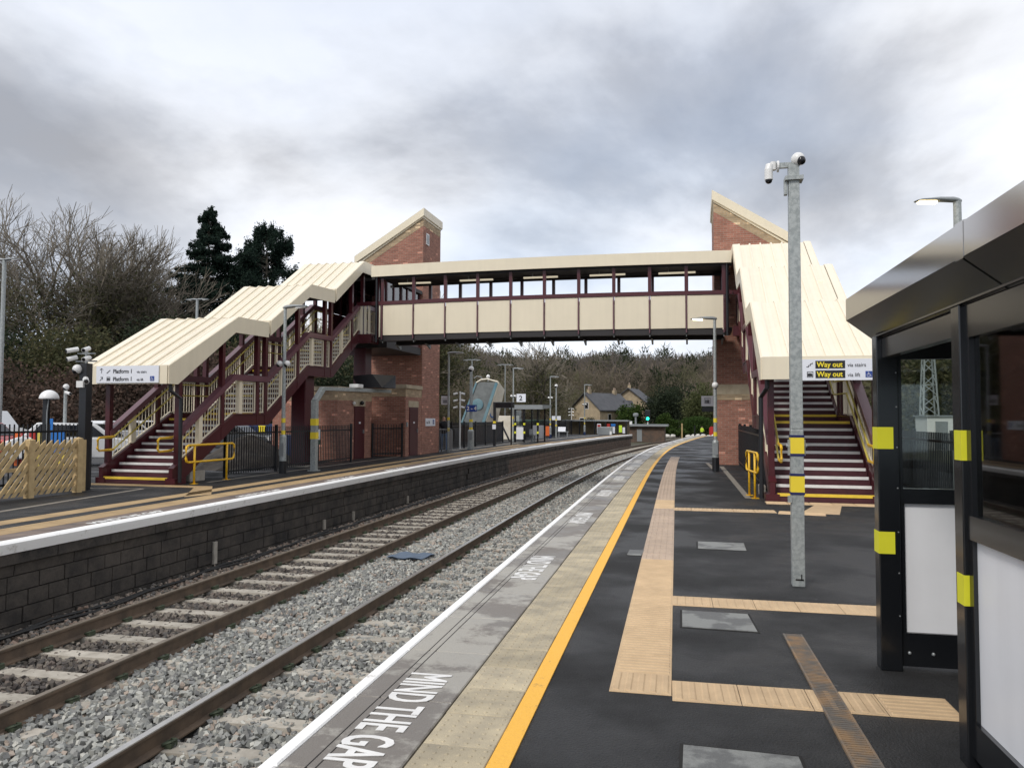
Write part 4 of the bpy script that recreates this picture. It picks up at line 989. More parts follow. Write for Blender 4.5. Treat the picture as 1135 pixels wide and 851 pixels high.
lamp_post(-11.02, 62.4, 4.2, 'grey pole topped by a dome camera, right of the first lamp past the shelter', head=(), sleeve=0, band=(1.0, 1.45), ball=True, r=.07)
lamp_post(-10.24, 73.5, 4.72, 'last lamp post at the end of the far platform in front of the stone house', sleeve=.9, band=(1.1, 1.6), cam_z=2.9, basem='dark_blue')
for x, y, h, lab in ((-16.9, 58, 6.05, 'thin double headed car park lamp behind the 2-4 sign pole'), (-16.2, 66, 6.2, 'thin double headed car park lamp above the black frame'), (-28.1, 39.4, 8.35, 'double headed car park lamp rising behind the lower left roof'), (-26, 24.5, 7.6, 'tall car park lamp post at the left edge of the picture')):
    lamp_post(x, y, h, lab, head=((1, .1), (-1, -.1)), sleeve=0, band=(), r=.06 if y > 50 else .09, group='double headed car park lamps')
lamp_post(4.62, 15.3, 5.52, 'lamp post with a lit lamp showing above the dark shelter roof', head=((-1, -.1),), lit=True, sleeve=1.1, band=(1.3,), r=.085)

# square hinged camera pole in front of the right staircase
x, y = .955, 7.97; h = .058
t = thing('camera_pole', 'square galvanised pole with white cameras and yellow bands before the right staircase', 'pole', (x, y, 0))
part('pole', MB().prism([(x-h, y-h), (x+h, y-h), (x+h, y+h), (x-h, y+h)], 'z', .0, 1.5), 'galvanised', t, bevel=.006)
part('upper_pole', MB().hexa([(x-h+.002, y-h+.002, 1.5), (x+h-.002, y-h+.002, 1.5), (x+h-.002, y+h-.002, 1.5), (x-h+.002, y+h-.002, 1.5), (x-.05, y-.05, 3.98), (x+.05, y-.05, 3.98), (x+.05, y+.05, 3.98), (x-.05, y+.05, 3.98)]), 'galvanised', t, bevel=.006)
bands(t, x, y, h+.004, (.975, 1.345), sq=True, h=.155)
part('hinge_bolt', MB().tube([(x-.095, y, 1.34), (x+.095, y, 1.34)], .014, 8).box(x-.08, y-.03, 1.25, x-h, y+.03, 1.40).box(x+h, y-.03, 1.25, x+.078, y+.03, 1.40), 'galvanised', t)
part('base_slot', MB().box(x-.03, y-h-.003, .06, x+.045, y-h+.001, .075).box(x+.02, y-h-.003, .06, x+.03, y-h+.001, .12), 'drain_dark', t)
part('strap_clip', MB().box(x-.09, y-.07, .80, x-.055, y-.02, .86), 'galvanised', t)
part('head_bracket', MB().box(x-.085, y-.08, 3.93, x+.085, y+.08, 3.97).box(x-.05, y-.05, 3.97, x+.05, y+.05, 4.10).box(x-.20, y-.02, 4.07, x+.02, y+.02, 4.12).box(x-.09, y-.03, 3.80, x-.06, y+.03, 3.95), 'galvanised', t)
c = part('camera', MB().tube([(x-.19, y-.02, 4.05), (x-.19, y-.02, 4.13)], .03, 14).tube([(x-.155, y, 4.09), (x-.135, y, 4.09)], .055, 14), 'camera_white', t)
c = part('camera', MB().tube([(x-.225, y-.03, 4.10), (x-.235, y-.04, 4.05), (x-.235, y-.04, 3.95)], [.038, .04, .04], 14), 'camera_white', t)
part('camera_lens', MB().sphere((x-.235, y-.04, 3.945), .035, 12, 6), 'dark_lens', c, smooth=True)
c = part('camera', MB().sphere((x+.04, y-.03, 4.14), .066, 14, 10), 'camera_white', t, smooth=True)
part('camera_lens', MB().sphere((x+.065, y-.065, 4.115), .045, 12, 8), 'dark_lens', c, smooth=True)
for o in t.children:
    pass
# black camera pole left
x, y = -12.93, 14.32
t = thing('camera_pole', 'black square pole with four white cameras beside the timber fence', 'pole', (x, y, 0))
part('pole', MB().box(x-.09, y-.09, 0, x+.09, y+.09, 2.75), 'black_metal', t, bevel=.01)
part('head_tube', MB().tube([(x, y, 2.75), (x, y, 3.1)], .03, 8).box(x-.22, y-.02, 2.95, x+.22, y+.02, 2.98).box(x-.26, y-.02, 2.78, x+.26, y+.02, 2.81), 'grey_metal', t)
for dx, z, L_ in ((-.18, 3.06, .24), (.10, 3.07, .22), (-.2, 2.88, .2), (.12, 2.87, .26)): bullet_cam(t, x+dx, y-.05, z, dx, -.4, L_, .05)
dome_cam(t, x-.12, y-.12, 2.62, .10); bullet_cam(t, x+.10, y-.12, 2.40, .6, -.6, .25, .06)
part('junction_box', MB().box(x-.12, y-.14, 2.22, x+.05, y-.09, 2.36), 'camera_white', t)
# white dome lamp, grey camera pole and blue sign behind the fence
t = thing('dome_lamp', 'white dome lamp on a black post behind the timber fence', 'lamp', (-17.45, 18, 0))
part('post', MB().box(-17.60, 17.95, 0, -17.47, 18.08, 2.1), 'black_metal', t)
part('lamp_shade', MB().sphere((-17.44, 18, 2.07), .25, 16, 12, half=True), 'white_plastic', t, smooth=True)
part('cable_pipe', MB().tube([(-17.40, 17.9, 0), (-17.40, 17.9, 1.7), (-17.36, 17.9, 2.05)], .018, 6), 'grey_metal', t)
t = thing('camera_pole', 'slim grey pole with white cameras behind the timber fence, between dome lamp and black pole', 'pole', (-20.66, 22, 0))
part('pole', MB().tube([(-20.66, 22, 0), (-20.66, 22, 2.5)], .055, 10), 'galvanised', t); dome_cam(t, -20.6, 21.95, 2.58, .1); bullet_cam(t, -20.56, 21.9, 2.4, 1, -.3, .26, .05)
t = thing('blue_sign', 'small blue sign on a post behind the timber fence', 'sign', (-19.3, 20, 0))
part('post', MB().tube([(-19.3, 20, 0), (-19.3, 20, 1.5)], .025, 6), 'grey_metal', t); part('board', MB().box(-19.42, 19.96, 1.17, -19.18, 19.98, 1.52), 'blue', t)

# hinged mast lowered on to its square post
x, y = -11.05, 21.2; d = Vector((.22, .97, 0)).normalized(); s = Vector((d.y, -d.x, 0))
t = thing('lowered_mast', 'square galvanised post with its hinged arm folded over and carrying a black floodlight box', 'mast', (x, y, 0))
part('post', MB().box(x-.085, y-.085, 0, x+.085, y+.085, 2.1), 'galvanised', t, bevel=.008)
part('foot', MB().box(x-.14, y-.14, 0, x+.14, y+.14, .03), 'galvanised', t)
bands(t, x, y, .09, (1.05, 1.45), sq=True, edge=False, h=.2)
P0 = Vector((x, y, 2.1)); P1 = P0+d*.35+Vector((0, 0, .36)); P2 = P1+d*3.5+Vector((0, 0, .03))
part('hinged_arm', MB().beam(P0-Vector((0,0,.03)), P1, .16, .14).beam(P1-d*.03, P2, .13, .11), 'galvanised', t, bevel=.008)
q = P1+d*1.7
part('camera', MB().box(q.x-.2, q.y-.2, q.z+.08, q.x+.12, q.y+.2, q.z+.2), 'camera_white', t, bevel=.02)
q = P1+d*2.7
part('floodlight', MB().hexa([q+s*-.5+Vector((0, 0, .12))-d*.3, q+s*.45+Vector((0, 0, .12))-d*.3, q+s*.45+Vector((0, 0, .12))+d*.5, q-s*.5+Vector((0, 0, .12))+d*.5,
                              q-s*.72+Vector((0, 0, .52))-d*.35, q+s*.1+Vector((0, 0, .56))-d*.35, q+s*.3+Vector((0, 0, .56))+d*.7, q-s*.6+Vector((0, 0, .52))+d*.7]), 'black_metal', t)

# yellow tube barriers
def tube_rail(x, ya, yb, label, tilt=0, r=.028):
    t = thing('handrail_barrier', label, 'barrier', (x, (ya+yb)/2, 0), 'yellow tube barriers at the stair feet')
    part('rail_loop', MB().tube([(x, ya+.1, .92), (x, yb-.1, .92), (x, yb-.02, .89), (x, yb, .82), (x, yb, .62), (x, yb-.03, .55), (x, yb-.1, .52), (x, ya+.1, .52), (x, ya+.02, .55), (x, ya, .62), (x, ya, .82), (x, ya+.02, .89), (x, ya+.1, .92)], r, 10, cap=False), 'yellow_metal', t, smooth=True)
    for yy in (ya+.32, yb-.32): part('post', MB().tube([(x, yy, 0), (x, yy, .92)], r, 10), 'yellow_metal', t, smooth=True); part('foot_plate', MB().box(x-.07, yy-.07, 0, x+.07, yy+.07, .012), 'yellow_metal', t)
    t.rotation_euler[2] = tilt
tube_rail(-11.62, 16.0, 17.95, 'yellow tube barrier at the foot of the left staircase')
tube_rail(1.13, 16.1, 17.35, 'yellow tube barrier at the foot of the right staircase', tilt=rad(6.5), r=.023)
single('foundation_block', MB().box(-12.5, 16.7, 0, -12.0, 17.3, .26), 'concrete', 'concrete block behind the left yellow barrier', 'concrete block', bevel=.02)
single('foundation_block', MB().box(1.30, 16.9, 0, 1.42, 17.4, .22), 'concrete', 'concrete block behind the right yellow barrier', 'concrete block', bevel=.02)

# fences of black bars
def bar_fence(p, q, h, label, sp_=.115, z0=0, group='black bar railings', post_every=2.4, top=.12, m='black_metal'):
    p, q = Vector((*p, z0)), Vector((*q, z0)); Ln = (q-p).length; d = (q-p)/Ln
    t = thing('railing', label, 'railing', tuple((p+q)/2), group); Z = Vector((0, 0, 1))
    for z in (.14, h-top-.05): part('rail', MB().beam(p+Z*z, q+Z*z, .03, .045), m, t)
    b = MB(); n = int(Ln/sp_)
    for k in range(n+1):
        c = p+d*(Ln*k/n); b.beam(c+Z*.06, c+Z*h, .022, .022, (d.x, d.y, 0))
    part('bars', b, m, t, kind='stuff')
    n = max(1, int(Ln/post_every))
    for k in range(n+1):
        c = p+d*(Ln*k/n)+Vector((d.y, -d.x, 0))*.04; part('post', MB().beam(c, c+Z*(h+.05), .07, .07, (d.x, d.y, 0)), m, t)
    return t
bar_fence((-14.15, 5), (-14.15, 15.8), 1.42, 'black railing running behind the timber fence')
bar_fence((-13.6, 15.0), (-12.95, 14.55), 1.38, 'short black railing between the black camera pole and the left stair post')
bar_fence((-12.15, 18.3), (-12.05, 25.8), 1.32, 'black railing under the left staircase reaching the brick room')
bar_fence((-12.58, 28.98), (-11.7, 29.93), 1.32, 'black railing gate between the two low brick rooms', post_every=1)
bar_fence((-11.75, 34.5), (-12.2, 49), 1.35, 'black railing beyond the left tower, in front of the tilted container')
bar_fence((-12.2, 52.4), (-11.9, 76), 1.35, 'long black railing behind the far platform lamps', sp_=.2, post_every=3)
bar_fence((1.48, 17.4), (1.46, 28.0), 1.38, 'black railing between the right staircase and the right brick tower')
bar_fence((4.6, 3), (4.6, 34), 1.35, 'black railing behind the waiting shelter on the near platform')
single('windbreak_netting', MB().box(-12.55, 56, .1, -12.5, 75.5, 1.25), 'black_metal', 'dark netting fixed behind the long railing of the far platform', 'netting')
# grey crowd barrier by the tower
t = thing('crowd_barrier', 'grey metal barrier standing between the left tower and the lamp post', 'barrier', (-11.3, 34.0, 0))
part('frame', MB().tube([(-11.7, 34.3, .1), (-11.7, 34.3, 1.0), (-11.65, 34.3, 1.05), (-10.95, 34.2, 1.05), (-10.9, 34.2, 1.0), (-10.9, 34.2, .1)], .025, 8), 'grey_metal', t)
b = MB()
for k in range(7): b.tube([(-11.62+k*.1, 34.29-.01*k, .1), (-11.62+k*.1, 34.29-.01*k, 1.04)], .009, 5)
part('barrier_bars', b, 'grey_metal', t, kind='stuff')
part('side_panel', MB().box(-11.02, 34.15, .1, -10.88, 34.19, 1.0), 'grey_metal', t)

# timber fence
t = thing('timber_fence', 'pale timber fence with slanting slats and square posts at the left edge', 'fence', (-12.7, 12, 0))
fx = -12.66
me = mesh_of('post', MB().box(-.065, -.065, 0, .065, .065, 1.13).add([(-.065, -.065, 1.13), (.065, -.065, 1.13), (.065, .065, 1.13), (-.065, .065, 1.13), (0, 0, 1.16)], [(0, 1, 4), (1, 2, 4), (2, 3, 4), (3, 0, 4)]), 'timber')
for yy in (8.9, 10.15, 11.4, 12.64, 13.86): link('post', me, t, mw=MZ(fx, yy, 0))
for z in (.16, .56, .98): part('rail', MB().box(fx-.045, 8.9, z-.035, fx-.005, 13.86, z+.035), 'timber', t)
sw = .045
me = mesh_of('slat', MB().prism([(-sw, 0), (sw, .0), (sw+.86, .98), (sw*.3+.88, 1.07), (-sw+.84, .99)], 'x', -.012, .012), 'timber')
yy = 8.2
while yy < 13.75:
    if yy < 13.0:
        if not any(abs(yy+.86-p) < .03 for p in (10.15, 11.4, 12.64)): link('slat', me, t, mw=MZ(fx+.022, yy, .045))
    else:                                       # slats cut short by the last post
        f = min(1, (13.82-yy)/.86)
        part('slat', MB().prism([(yy-sw, .045), (yy+sw, .045), (yy+sw*.6+.86*f, .045+.98*f), (yy-sw+.84*f, .045+.99*f)], 'x', fx+.010, fx+.034), 'timber', t)
    yy += .162
part('end_board', MB().box(fx-.09, 13.93, 0.02, fx+.06, 14.02, 1.10), 'timber', t)

# signs on the staircases
WCHAIR = [((0, 0), .03)]
def wheelchair(t, o, u, v, n, s):
    o, u, v, n = Vector(o), Vector(u), Vector(v), Vector(n)
    q = lambda a, b, c=0: tuple(o+u*a*s+v*b*s+n*c)
    part('blue_square', MB().hexa([q(0, 0, 0), q(1, 0, 0), q(1, 1, 0), q(0, 1, 0), q(0, 0, .004), q(1, 0, .004), q(1, 1, .004), q(0, 1, .004)]), 'sign_blue', t)
    m_ = MB().tube([q(.42, .86, .006), q(.42, .80, .006)], .07*s, 6).tube([q(.42, .74, .006), q(.45, .45, .006), q(.68, .45, .006), q(.78, .2, .006), q(.86, .2, .006)], .04*s, 5)
    m_.tube([q(.43, .6, .006), q(.62, .6, .006)], .03*s, 5)
    m_.tube([q(.44+.24*math.cos(a), .34+.24*math.sin(a), .006) for a in np.linspace(2.0, 5.8, 9)], .03*s, 5)
    part('wheelchair_symbol', m_, 'white_paint', t)
def stair_icon(t, x, z, y, s, up=True):
    b = MB()
    for k in range(3): b.box(x+k*s*.3, y-.004, z+k*s*.26, x+k*s*.3+s*.34, y, z+k*s*.26+.012).box(x+k*s*.3+s*.3, y-.004, z+k*s*.26, x+k*s*.3+s*.3+.012, y, z+k*s*.26+s*.27)
    part('stairs_symbol', b, 'sign_text', t)
def lift_icon(t, x, z, y, s):
    b = MB().box(x, y-.004, z, x+s, y, z+.01).box(x, y-.004, z+s, x+s+.01, y, z+s+.01).box(x, y-.004, z, x+.01, y, z+s).box(x+s, y-.004, z, x+s+.01, y, z+s)
    for k in (.25, .5, .75): b.box(x+s*k-.02, y-.004, z+.02, x+s*k+.02, y, z+s*.6).box(x+s*k-.012, y-.004, z+s*.65, x+s*k+.012, y, z+s*.8)
    part('lift_symbol', b, 'sign_text', t)
ys_ = 15.445
t = thing('way_out_sign', 'white board with yellow on black Way out lettering on the right staircase roof', 'sign', (2.6, ys_, 2.5))
part('board', MB().box(1.76, ys_-.004, 2.325, 3.30, ys_+.02, 2.72), 'sign_white', t)
for z in (2.555, 2.375):
    part('black_panel', MB().box(2.20, ys_-.009, z-.01, 2.72, ys_-.005, z+.135), 'sign_black', t)
    text('Way out', .135, 'sign_yellow', t, (2.225, ys_-.012, z+.018), (1, 0, 0), (0, 0, 1), bold=.003, sx=.93)
text('via stairs', .10, 'sign_text', t, (2.76, ys_-.008, 2.575), (1, 0, 0), (0, 0, 1), sx=.92); text('via lift', .10, 'sign_text', t, (2.76, ys_-.008, 2.39), (1, 0, 0), (0, 0, 1), sx=.92)
stair_icon(t, 2.04, 2.57, ys_-.004, .11); lift_icon(t, 2.05, 2.38, ys_-.004, .10); wheelchair(t, (3.07, ys_-.005, 2.375), (1, 0, 0), (0, 0, 1), (0, -1, 0), .115)
t = thing('platform_sign', 'white board reading Platform 1 twice on the left staircase roof', 'sign', (-12.8, ys_, 2.5))
part('board', MB().box(-13.66, ys_-.004, 2.375, -11.98, ys_+.02, 2.77), 'sign_white', t)
for z, s_ in ((2.60, 'via stairs'), (2.42, 'via lift')):
    text('Platform 1', .135, 'sign_text', t, (-13.20, ys_-.008, z), (1, 0, 0), (0, 0, 1), bold=.0015, sx=.92)
    text(s_, .085, 'sign_text', t, (-12.56, ys_-.008, z), (1, 0, 0), (0, 0, 1), sx=.9)
b = MB().box(-13.52, ys_-.009, 2.60, -13.508, ys_-.004, 2.72)
for s_ in (-1, 1): b.beam((-13.514, ys_-.007, 2.72), (-13.514+s_*.045, ys_-.007, 2.675), .004, .012, (0, -1, 0))
b.beam((-13.56, ys_-.007, 2.42), (-13.48, ys_-.007, 2.51), .004, .012, (0, -1, 0)); b.box(-13.54, ys_-.009, 2.505, -13.478, ys_-.004, 2.517); b.box(-13.49, ys_-.009, 2.455, -13.478, ys_-.004, 2.517)
part('direction_arrows', b, 'sign_text', t); stair_icon(t, -13.38, 2.60, ys_-.004, .10); lift_icon(t, -13.37, 2.42, ys_-.004, .085)
wheelchair(t, (-12.20, ys_-.005, 2.415), (1, 0, 0), (0, 0, 1), (0, -1, 0), .11)
# small notices
t = thing('notice_sign', 'small white notice about the lift on the wall of the left tower', 'sign', (-11.54, 33, 1.4))
part('board', MB().box(-11.548, 32.35, 1.22, -11.53, 33.65, 1.56), 'sign_white', t); text('via lift', .2, 'sign_text', t, (-11.528, 32.45, 1.32), (0, 1, 0), (0, 0, 1)); wheelchair(t, (-11.528, 33.3, 1.3), (0, 1, 0), (0, 0, 1), (1, 0, 0), .2)
t = thing('lift_sign', 'pale grey lift sign hanging beside the left tower', 'sign', (-11.3, 34.5, 2.4)); part('board', MB().box(-11.52, 34.45, 2.2, -11.12, 34.5, 2.6), 'sign_white', t); lift_icon(t, -11.45, 2.27, 34.445, .24)
part('hanger', MB().box(-11.56, 34.46, 2.605, -11.1, 34.49, 2.66), 'black_metal', t)
t = thing('lift_sign', 'pale grey lift sign with a dark strip below, hanging beside the right tower', 'sign', (.45, 29, 2.2)); part('board', MB().box(.22, 28.95, 2.05, .675, 29.0, 2.42), 'sign_white', t); lift_icon(t, .33, 2.14, 28.945, .2)
part('dark_strip', MB().box(.24, 28.9, 1.85, .675, 29.0, 2.03), 'black_metal', t)
t = thing('small_notice', 'small white and green notice fixed on the black railing between two yellow banded posts', 'sign', (-12.0, 22.8, 1.0)); part('board', MB().box(-12.01, 23.05, .86, -11.99, 23.4, 1.2), 'sign_white', t); part('green_label', MB().box(-12.01, 23.05, .7, -11.985, 23.4, .855), 'green_container', t)
part('letter', MB().box(-11.988, 23.13, .92, -11.98, 23.17, 1.15).box(-11.988, 23.17, .92, -11.98, 23.3, .95), 'sign_text', t)

# black portal frame with display over the far platform
t = thing('portal_frame', 'black portal frame with a hanging screen on the far platform', 'screen', (-11.15, 43, 0))
part('post', MB().box(-11.24, 42.95, 0, -11.10, 43.09, 2.5), 'black_metal', t); part('post', MB().box(-10.56, 44.4, 0, -10.48, 44.48, 2.5), 'black_metal', t)
part('display', MB().box(-11.22, 42.93, 2.16, -10.07, 43.3, 2.5), 'black_metal', t, bevel=.01); part('screen', MB().box(-11.1, 42.915, 2.22, -10.18, 42.929, 2.44), 'dark_lens', t)
bands(t, -11.17, 43.02, .075, (1.35,), sq=True, edge=False, h=.12); part('notice', MB().box(-11.27, 42.9, .95, -11.07, 42.94, 1.22), 'sign_white', t)
# far waiting shelter
t = thing('waiting_shelter', 'small black waiting shelter with white lower panels on the far platform', 'shelter', (-10.8, 50.5, 0), 'waiting shelters')
part('roof', MB().prism([(49, 2.16), (52.2, 2.3), (52.2, 2.48), (49, 2.44)], 'x', -11.75, -9.55), 'grey_metal', t)
for x in (-11.45, -10.85, -9.95):
    for yy in (49.5, 51.9):
        if x > -10.5 and yy < 50 and False: continue
        part('post', MB().box(x-.05, yy-.05, 0, x+.05, yy+.05, 2.2), 'black_gloss', t)
        if yy < 50: bands(t, x, yy, .06, (.65, 1.2), sq=True, m='hi_vis_band', edge=False, h=.14)
part('back_panel', MB().box(-11.5, 50.4, .25, -11.47, 51.8, 1.1), 'panel_white', t)
for a, b_, z0, z1, m_ in ((-11.39, -10.91, .2, 1.0, 'panel_white'), (-11.39, -10.91, 1.06, 2.1, 'glass')): part('end_panel', MB().box(a, 49.49, z0, b_, 49.51, z1), m_, t)
for a, b_ in ((-10.78, -10.42), (-10.38, -10.0)): part('end_panel', MB().box(a, 51.89, .2, b_, 51.91, 1.1), 'panel_white', t); part('end_panel', MB().box(a, 51.89, 1.15, b_, 51.91, 2.1), 'glass', t)
part('seat', MB().box(-10.7, 50.4, .42, -10.3, 51.6, .47).box(-10.6, 50.6, 0, -10.5, 50.7, .42).box(-10.6, 51.3, 0, -10.5, 51.4, .42).box(-10.72, 50.4, .5, -10.68, 51.6, .85), 'grey_metal', t)
# bench
t = thing('bench', 'grey metal bench with white back on the far platform beyond the shelter', 'bench', (-10.9, 65, 0))
part('seat', MB().box(-11.3, 64.7, .42, -10.4, 65.1, .47), 'grey_metal', t); part('backrest', MB().hexa([(-11.35, 65.1, .45), (-10.7, 65.1, .45), (-10.7, 65.14, .45), (-11.35, 65.14, .45), (-11.35, 65.2, .85), (-10.7, 65.2, .85), (-10.7, 65.24, .85), (-11.35, 65.24, .85)]), 'sign_white', t)
for x in (-11.2, -10.5): part('leg', MB().box(x-.03, 64.75, 0, x+.03, 65.05, .42), 'grey_metal', t)
single('red_barrier', MB().box(-9.7+-1.9, 56.0, .3, -11.0+.6, 56.05, 1.0), 'orange', 'orange mesh barrier right of the far waiting shelter', 'barrier')
single('storage_container', MB().box(-14.6, 64, .0, -12.6, 68, 1.45), 'green_container', 'dark green container behind the far waiting shelter', 'container', bevel=.03)
single('pale_cabin', MB().box(-14.5, 56, 0, -13.1, 58, 1.75), 'tipper_cream', 'pale cream cabin low behind the portal frame, right of the tilted container', 'cabin', bevel=.03)
single('white_board', MB().box(-12.4, 68, 1.42, -11.6, 68.04, 1.78), 'sign_white', 'small white board above the long railing near the bench', 'sign')
for (x, y, h, lab) in ((-11.75, 38.2, 2.95, 'white post crowded with cameras behind the first lamp past the left tower'), (-13.3, 85, 2.75, 'small post with white cameras in front of the stone house')):
    t = thing('camera_mast', lab, 'camera post', (x, y, 0)); part('pole', MB().tube([(x, y, 0), (x, y, h)], .04, 8), 'camera_white', t)
    for k in range(3): bullet_cam(t, x-.1, y-.1, h-.1-k*.35, -1, -.3, .22, .05); bullet_cam(t, x+.1, y-.1, h-.1-k*.35, 1, -.3, .22, .05)
# canopy with posters at the end of the far platform
t = thing('cycle_shelter', 'low flat roofed shelter with bright posters behind the end of the far platform', 'shelter', (-9, 79, 0))
part('roof', MB().box(-13.2, 78, 1.28, -6.5, 81, 1.42), 'grey_metal', t)
for x in (-12.9, -11.4, -9.86, -8.77, -7.6, -6.7): part('post', MB().box(x-.06, 78.05, -.3, x+.06, 78.17, 1.28), 'black_metal', t)
part('back_wall', MB().box(-13, 80.8, -.3, -6.6, 80.9, 1.28), 'house_stone', t)
cols_ = ['red', 'sign_white', 'blue', 'sign_white', 'sign_yellow', 'pale_yellow_metal', 'sign_white']
for k, (a, b_, z0, z1, m_) in enumerate(((-9.6, -9.2, .1, 1.05, 'sign_white'), (-9.55, -9.25, .55, .95, 'red'), (-9.1, -8.9, .2, .7, 'green_container'), (-8.6, -8.3, .7, 1.05, 'red'), (-8.6, -8.25, .1, .65, 'sign_white'), (-8.2, -7.75, .8, 1.05, 'blue'), (-8.2, -7.8, .1, .75, 'sign_white'), (-7.4, -7.1, .2, .9, 'lime'), (-7.05, -6.8, .1, .7, 'sign_white'))):
    part('poster', MB().box(a, 77.9-.01*k, z0, b_, 77.94-.01*k, z1), m_, t)
t = thing('low_shed', 'low grey flat roofed shed with a steel flue beside the track beyond the far platform', 'shed', (-6, 96, -1))
part('wall', MB().box(-8.2, 95.5, -1.3, -3.6, 99, .62), 'old_brick_wall', t); part('roof', MB().box(-8.8, 95, .63, -3.2, 99.4, .86), 'grey_metal', t)
part('flue', MB().tube([(-7.08, 96, .86), (-7.08, 96, 1.8)], .12, 10).tube([(-7.08, 96, 1.8), (-7.08, 96, 1.9), (-7.08, 96, 2.15), (-7.08, 96, 2.25)], [.12, .34, .34, .15], 10), 'grey_metal', t)
part('vent', MB().box(-7.9, 95.6, .86, -7.5, 96, 1.25), 'camera_white', t); part('door', MB().box(-6.9, 95.45, -1.2, -6.3, 95.5, .3), 'grey_metal', t)
single('trackside_cabinet', MB().box(-9.3, 75.8, -1.2, -7.9, 76.6, .75), 'grey_metal', 'grey cabinet at the end of the far platform', 'cabinet', bevel=.03)
single('marker_post', MB().box(-8.05, 75.2, -1.2, -7.85, 75.3, .35), 'white_plastic', 'white marker post at the ramp of the far platform', 'post')
# signal
t = thing('railway_signal', 'railway signal showing green on a slim white post beyond the far platform', 'signal', (-5.86, 100, -1.2))
part('post', MB().tube([(-5.86, 100, -1.2), (-5.86, 100, 1.3)], .09, 10), 'camera_white', t); part('head', MB().box(-6.2, 99.7, 1.25, -5.52, 99.95, 2.65), 'black_metal', t, bevel=.05)
part('hood', MB().tube([(-5.86, 99.72, 1.58), (-5.86, 99.5, 1.6)], .22, 10, cap=False), 'black_metal', t); part('green_light', MB().tube([(-5.86, 99.70, 1.57), (-5.86, 99.66, 1.57)], .19, 12), 'signal_green', t)
# heaps of white bags
def bag(x, y, z, s, me=[None]):
    if me[0] is None:
        b = MB().sphere((0, 0, .42), .5, 9, 6, sc=(1.05, 1, .85)); b.v = [(v[0]*(1+.12*math.sin(v[2]*9+v[1]*7)), v[1]*(1+.1*math.sin(v[0]*8)), max(0, v[2]*(1+.08*math.sin(v[0]*11)))) for v in b.v]; me[0] = mesh_of('bulk_bag', b, 'bag_white')
    o = link('bulk_bag', me[0], None, mw=MZ(x, y, z, rnd.uniform(0, 6)) @ Matrix.Diagonal((s, s*rnd.uniform(.85, 1.1), s*rnd.uniform(.7, .95), 1))); o['category'] = 'bag'; return o
k = 0
for (x0, x1, n, y) in ((-6.0, -3.2, 5, 115), (-1.0, 2.6, 6, 118)):
    for i in range(n):
        o = bag(x0+(x1-x0)*i/(n-1), y+rnd.uniform(-1, 1), -1.3, .85); o['label'] = ('leftmost', 'second', 'third', 'fourth', 'fifth', 'sixth')[i]+' white bulk bag from the left in the '+('left heap, below the signal' if y == 115 else 'right heap, below the lift sign'); o['group'] = 'white bulk bags beside the track'
t = thing('timber_post', 'slim wooden post between the two heaps of white bags', 'post', (-1.85, 114, -1.3)); part('post', MB().box(-1.95, 114, -1.3, -1.75, 114.2, .9), 'timber', t)
t = thing('post', 'thin dark post at the far end of the near platform', 'post', (.0, 74, 0)); part('pole', MB().tube([(-.05, 73.5, -.2), (-.05, 73.5, .95)], .06, 8), 'black_metal', t)

# tilted container beyond the far railing
t = thing('tilted_container', 'container tipped on end behind the railing, grey and blue with a cream side', 'container', (-14.5, 51.5, 0))
A = [(-15.62, 51, 1.15), (-13.95, 51, 1.15), (-13.38, 51.9, 1.15), (-15.1, 52.1, 1.15)]; B = [(-14.62, 51.3, 4.05), (-13.05, 51.2, 4.02), (-12.86, 51.95, 3.5), (-14.3, 52.2, 3.6)]
part('body', MB().hexa(A+B), 'tipper_grey', t)
part('side', MB().hexa([(-13.90, 50.96, 1.14), (-13.30, 51.90, 1.14), (-13.42, 51.94, 1.14), (-14.0, 51.06, 1.14), (-12.98, 51.14, 4.03), (-12.78, 51.93, 3.52), (-12.92, 51.97, 3.52), (-13.12, 51.22, 4.03)]), 'tipper_cream', t)
part('edge_strip', MB().beam((-15.58, 50.96, 1.2), (-14.6, 51.25, 4.05), .12, .05, (0, 1, 0)).beam((-14.05, 50.96, 1.2), (-13.15, 51.14, 3.98), .2, .04, (0, 1, 0)).beam((-15.6, 50.95, 1.2), (-14.0, 50.95, 1.2), .04, .14), 'tipper_blue', t)
part('blue_patch', MB().sphere((-14.45, 51.02, 2.5), .42, 12, 8, sc=(.95, .1, .95)), 'tipper_blue', t)
part('top_rim', MB().tube([(-14.6, 51.25, 4.0), (-14.3, 51.3, 4.2), (-13.85, 51.25, 4.25), (-13.05, 51.2, 4.04)], .06, 6), 'tipper_cream', t)
part('top_light', MB().sphere((-13.82, 51.4, 4.42), .14, 10, 7).tube([(-13.82, 51.4, 4.1), (-13.82, 51.4, 4.4)], .06, 6), 'camera_white', t)
part('hose', MB().tube([(-14.15, 51.3, 4.15), (-14.3, 51.3, 4.4), (-14.6, 51.3, 4.45), (-14.8, 51.3, 4.3)], .03, 6), 'grey_metal', t)
ring = MB().tube([(-13.50+.10*math.cos(a), 51.36+.16*math.cos(a), 1.9+.27*math.sin(a)) for a in np.linspace(0, 2*PI, 17)], .04, 5, cap=False); part('round_mark', ring, 'blue', t)
part('base_frame', MB().box(-15.6, 51, 0, -13.2, 52.3, 1.14), 'rust_brown', t); part('support_leg', MB().beam((-12.9, 51.5, 1.2), (-12.3, 51.5, 0), .12, .1), 'black_metal', t)
part('wheel', MB().tube([(-16.3, 50.5, .42), (-16.0, 50.5, .42)], .42, 14), 'tyre', t)

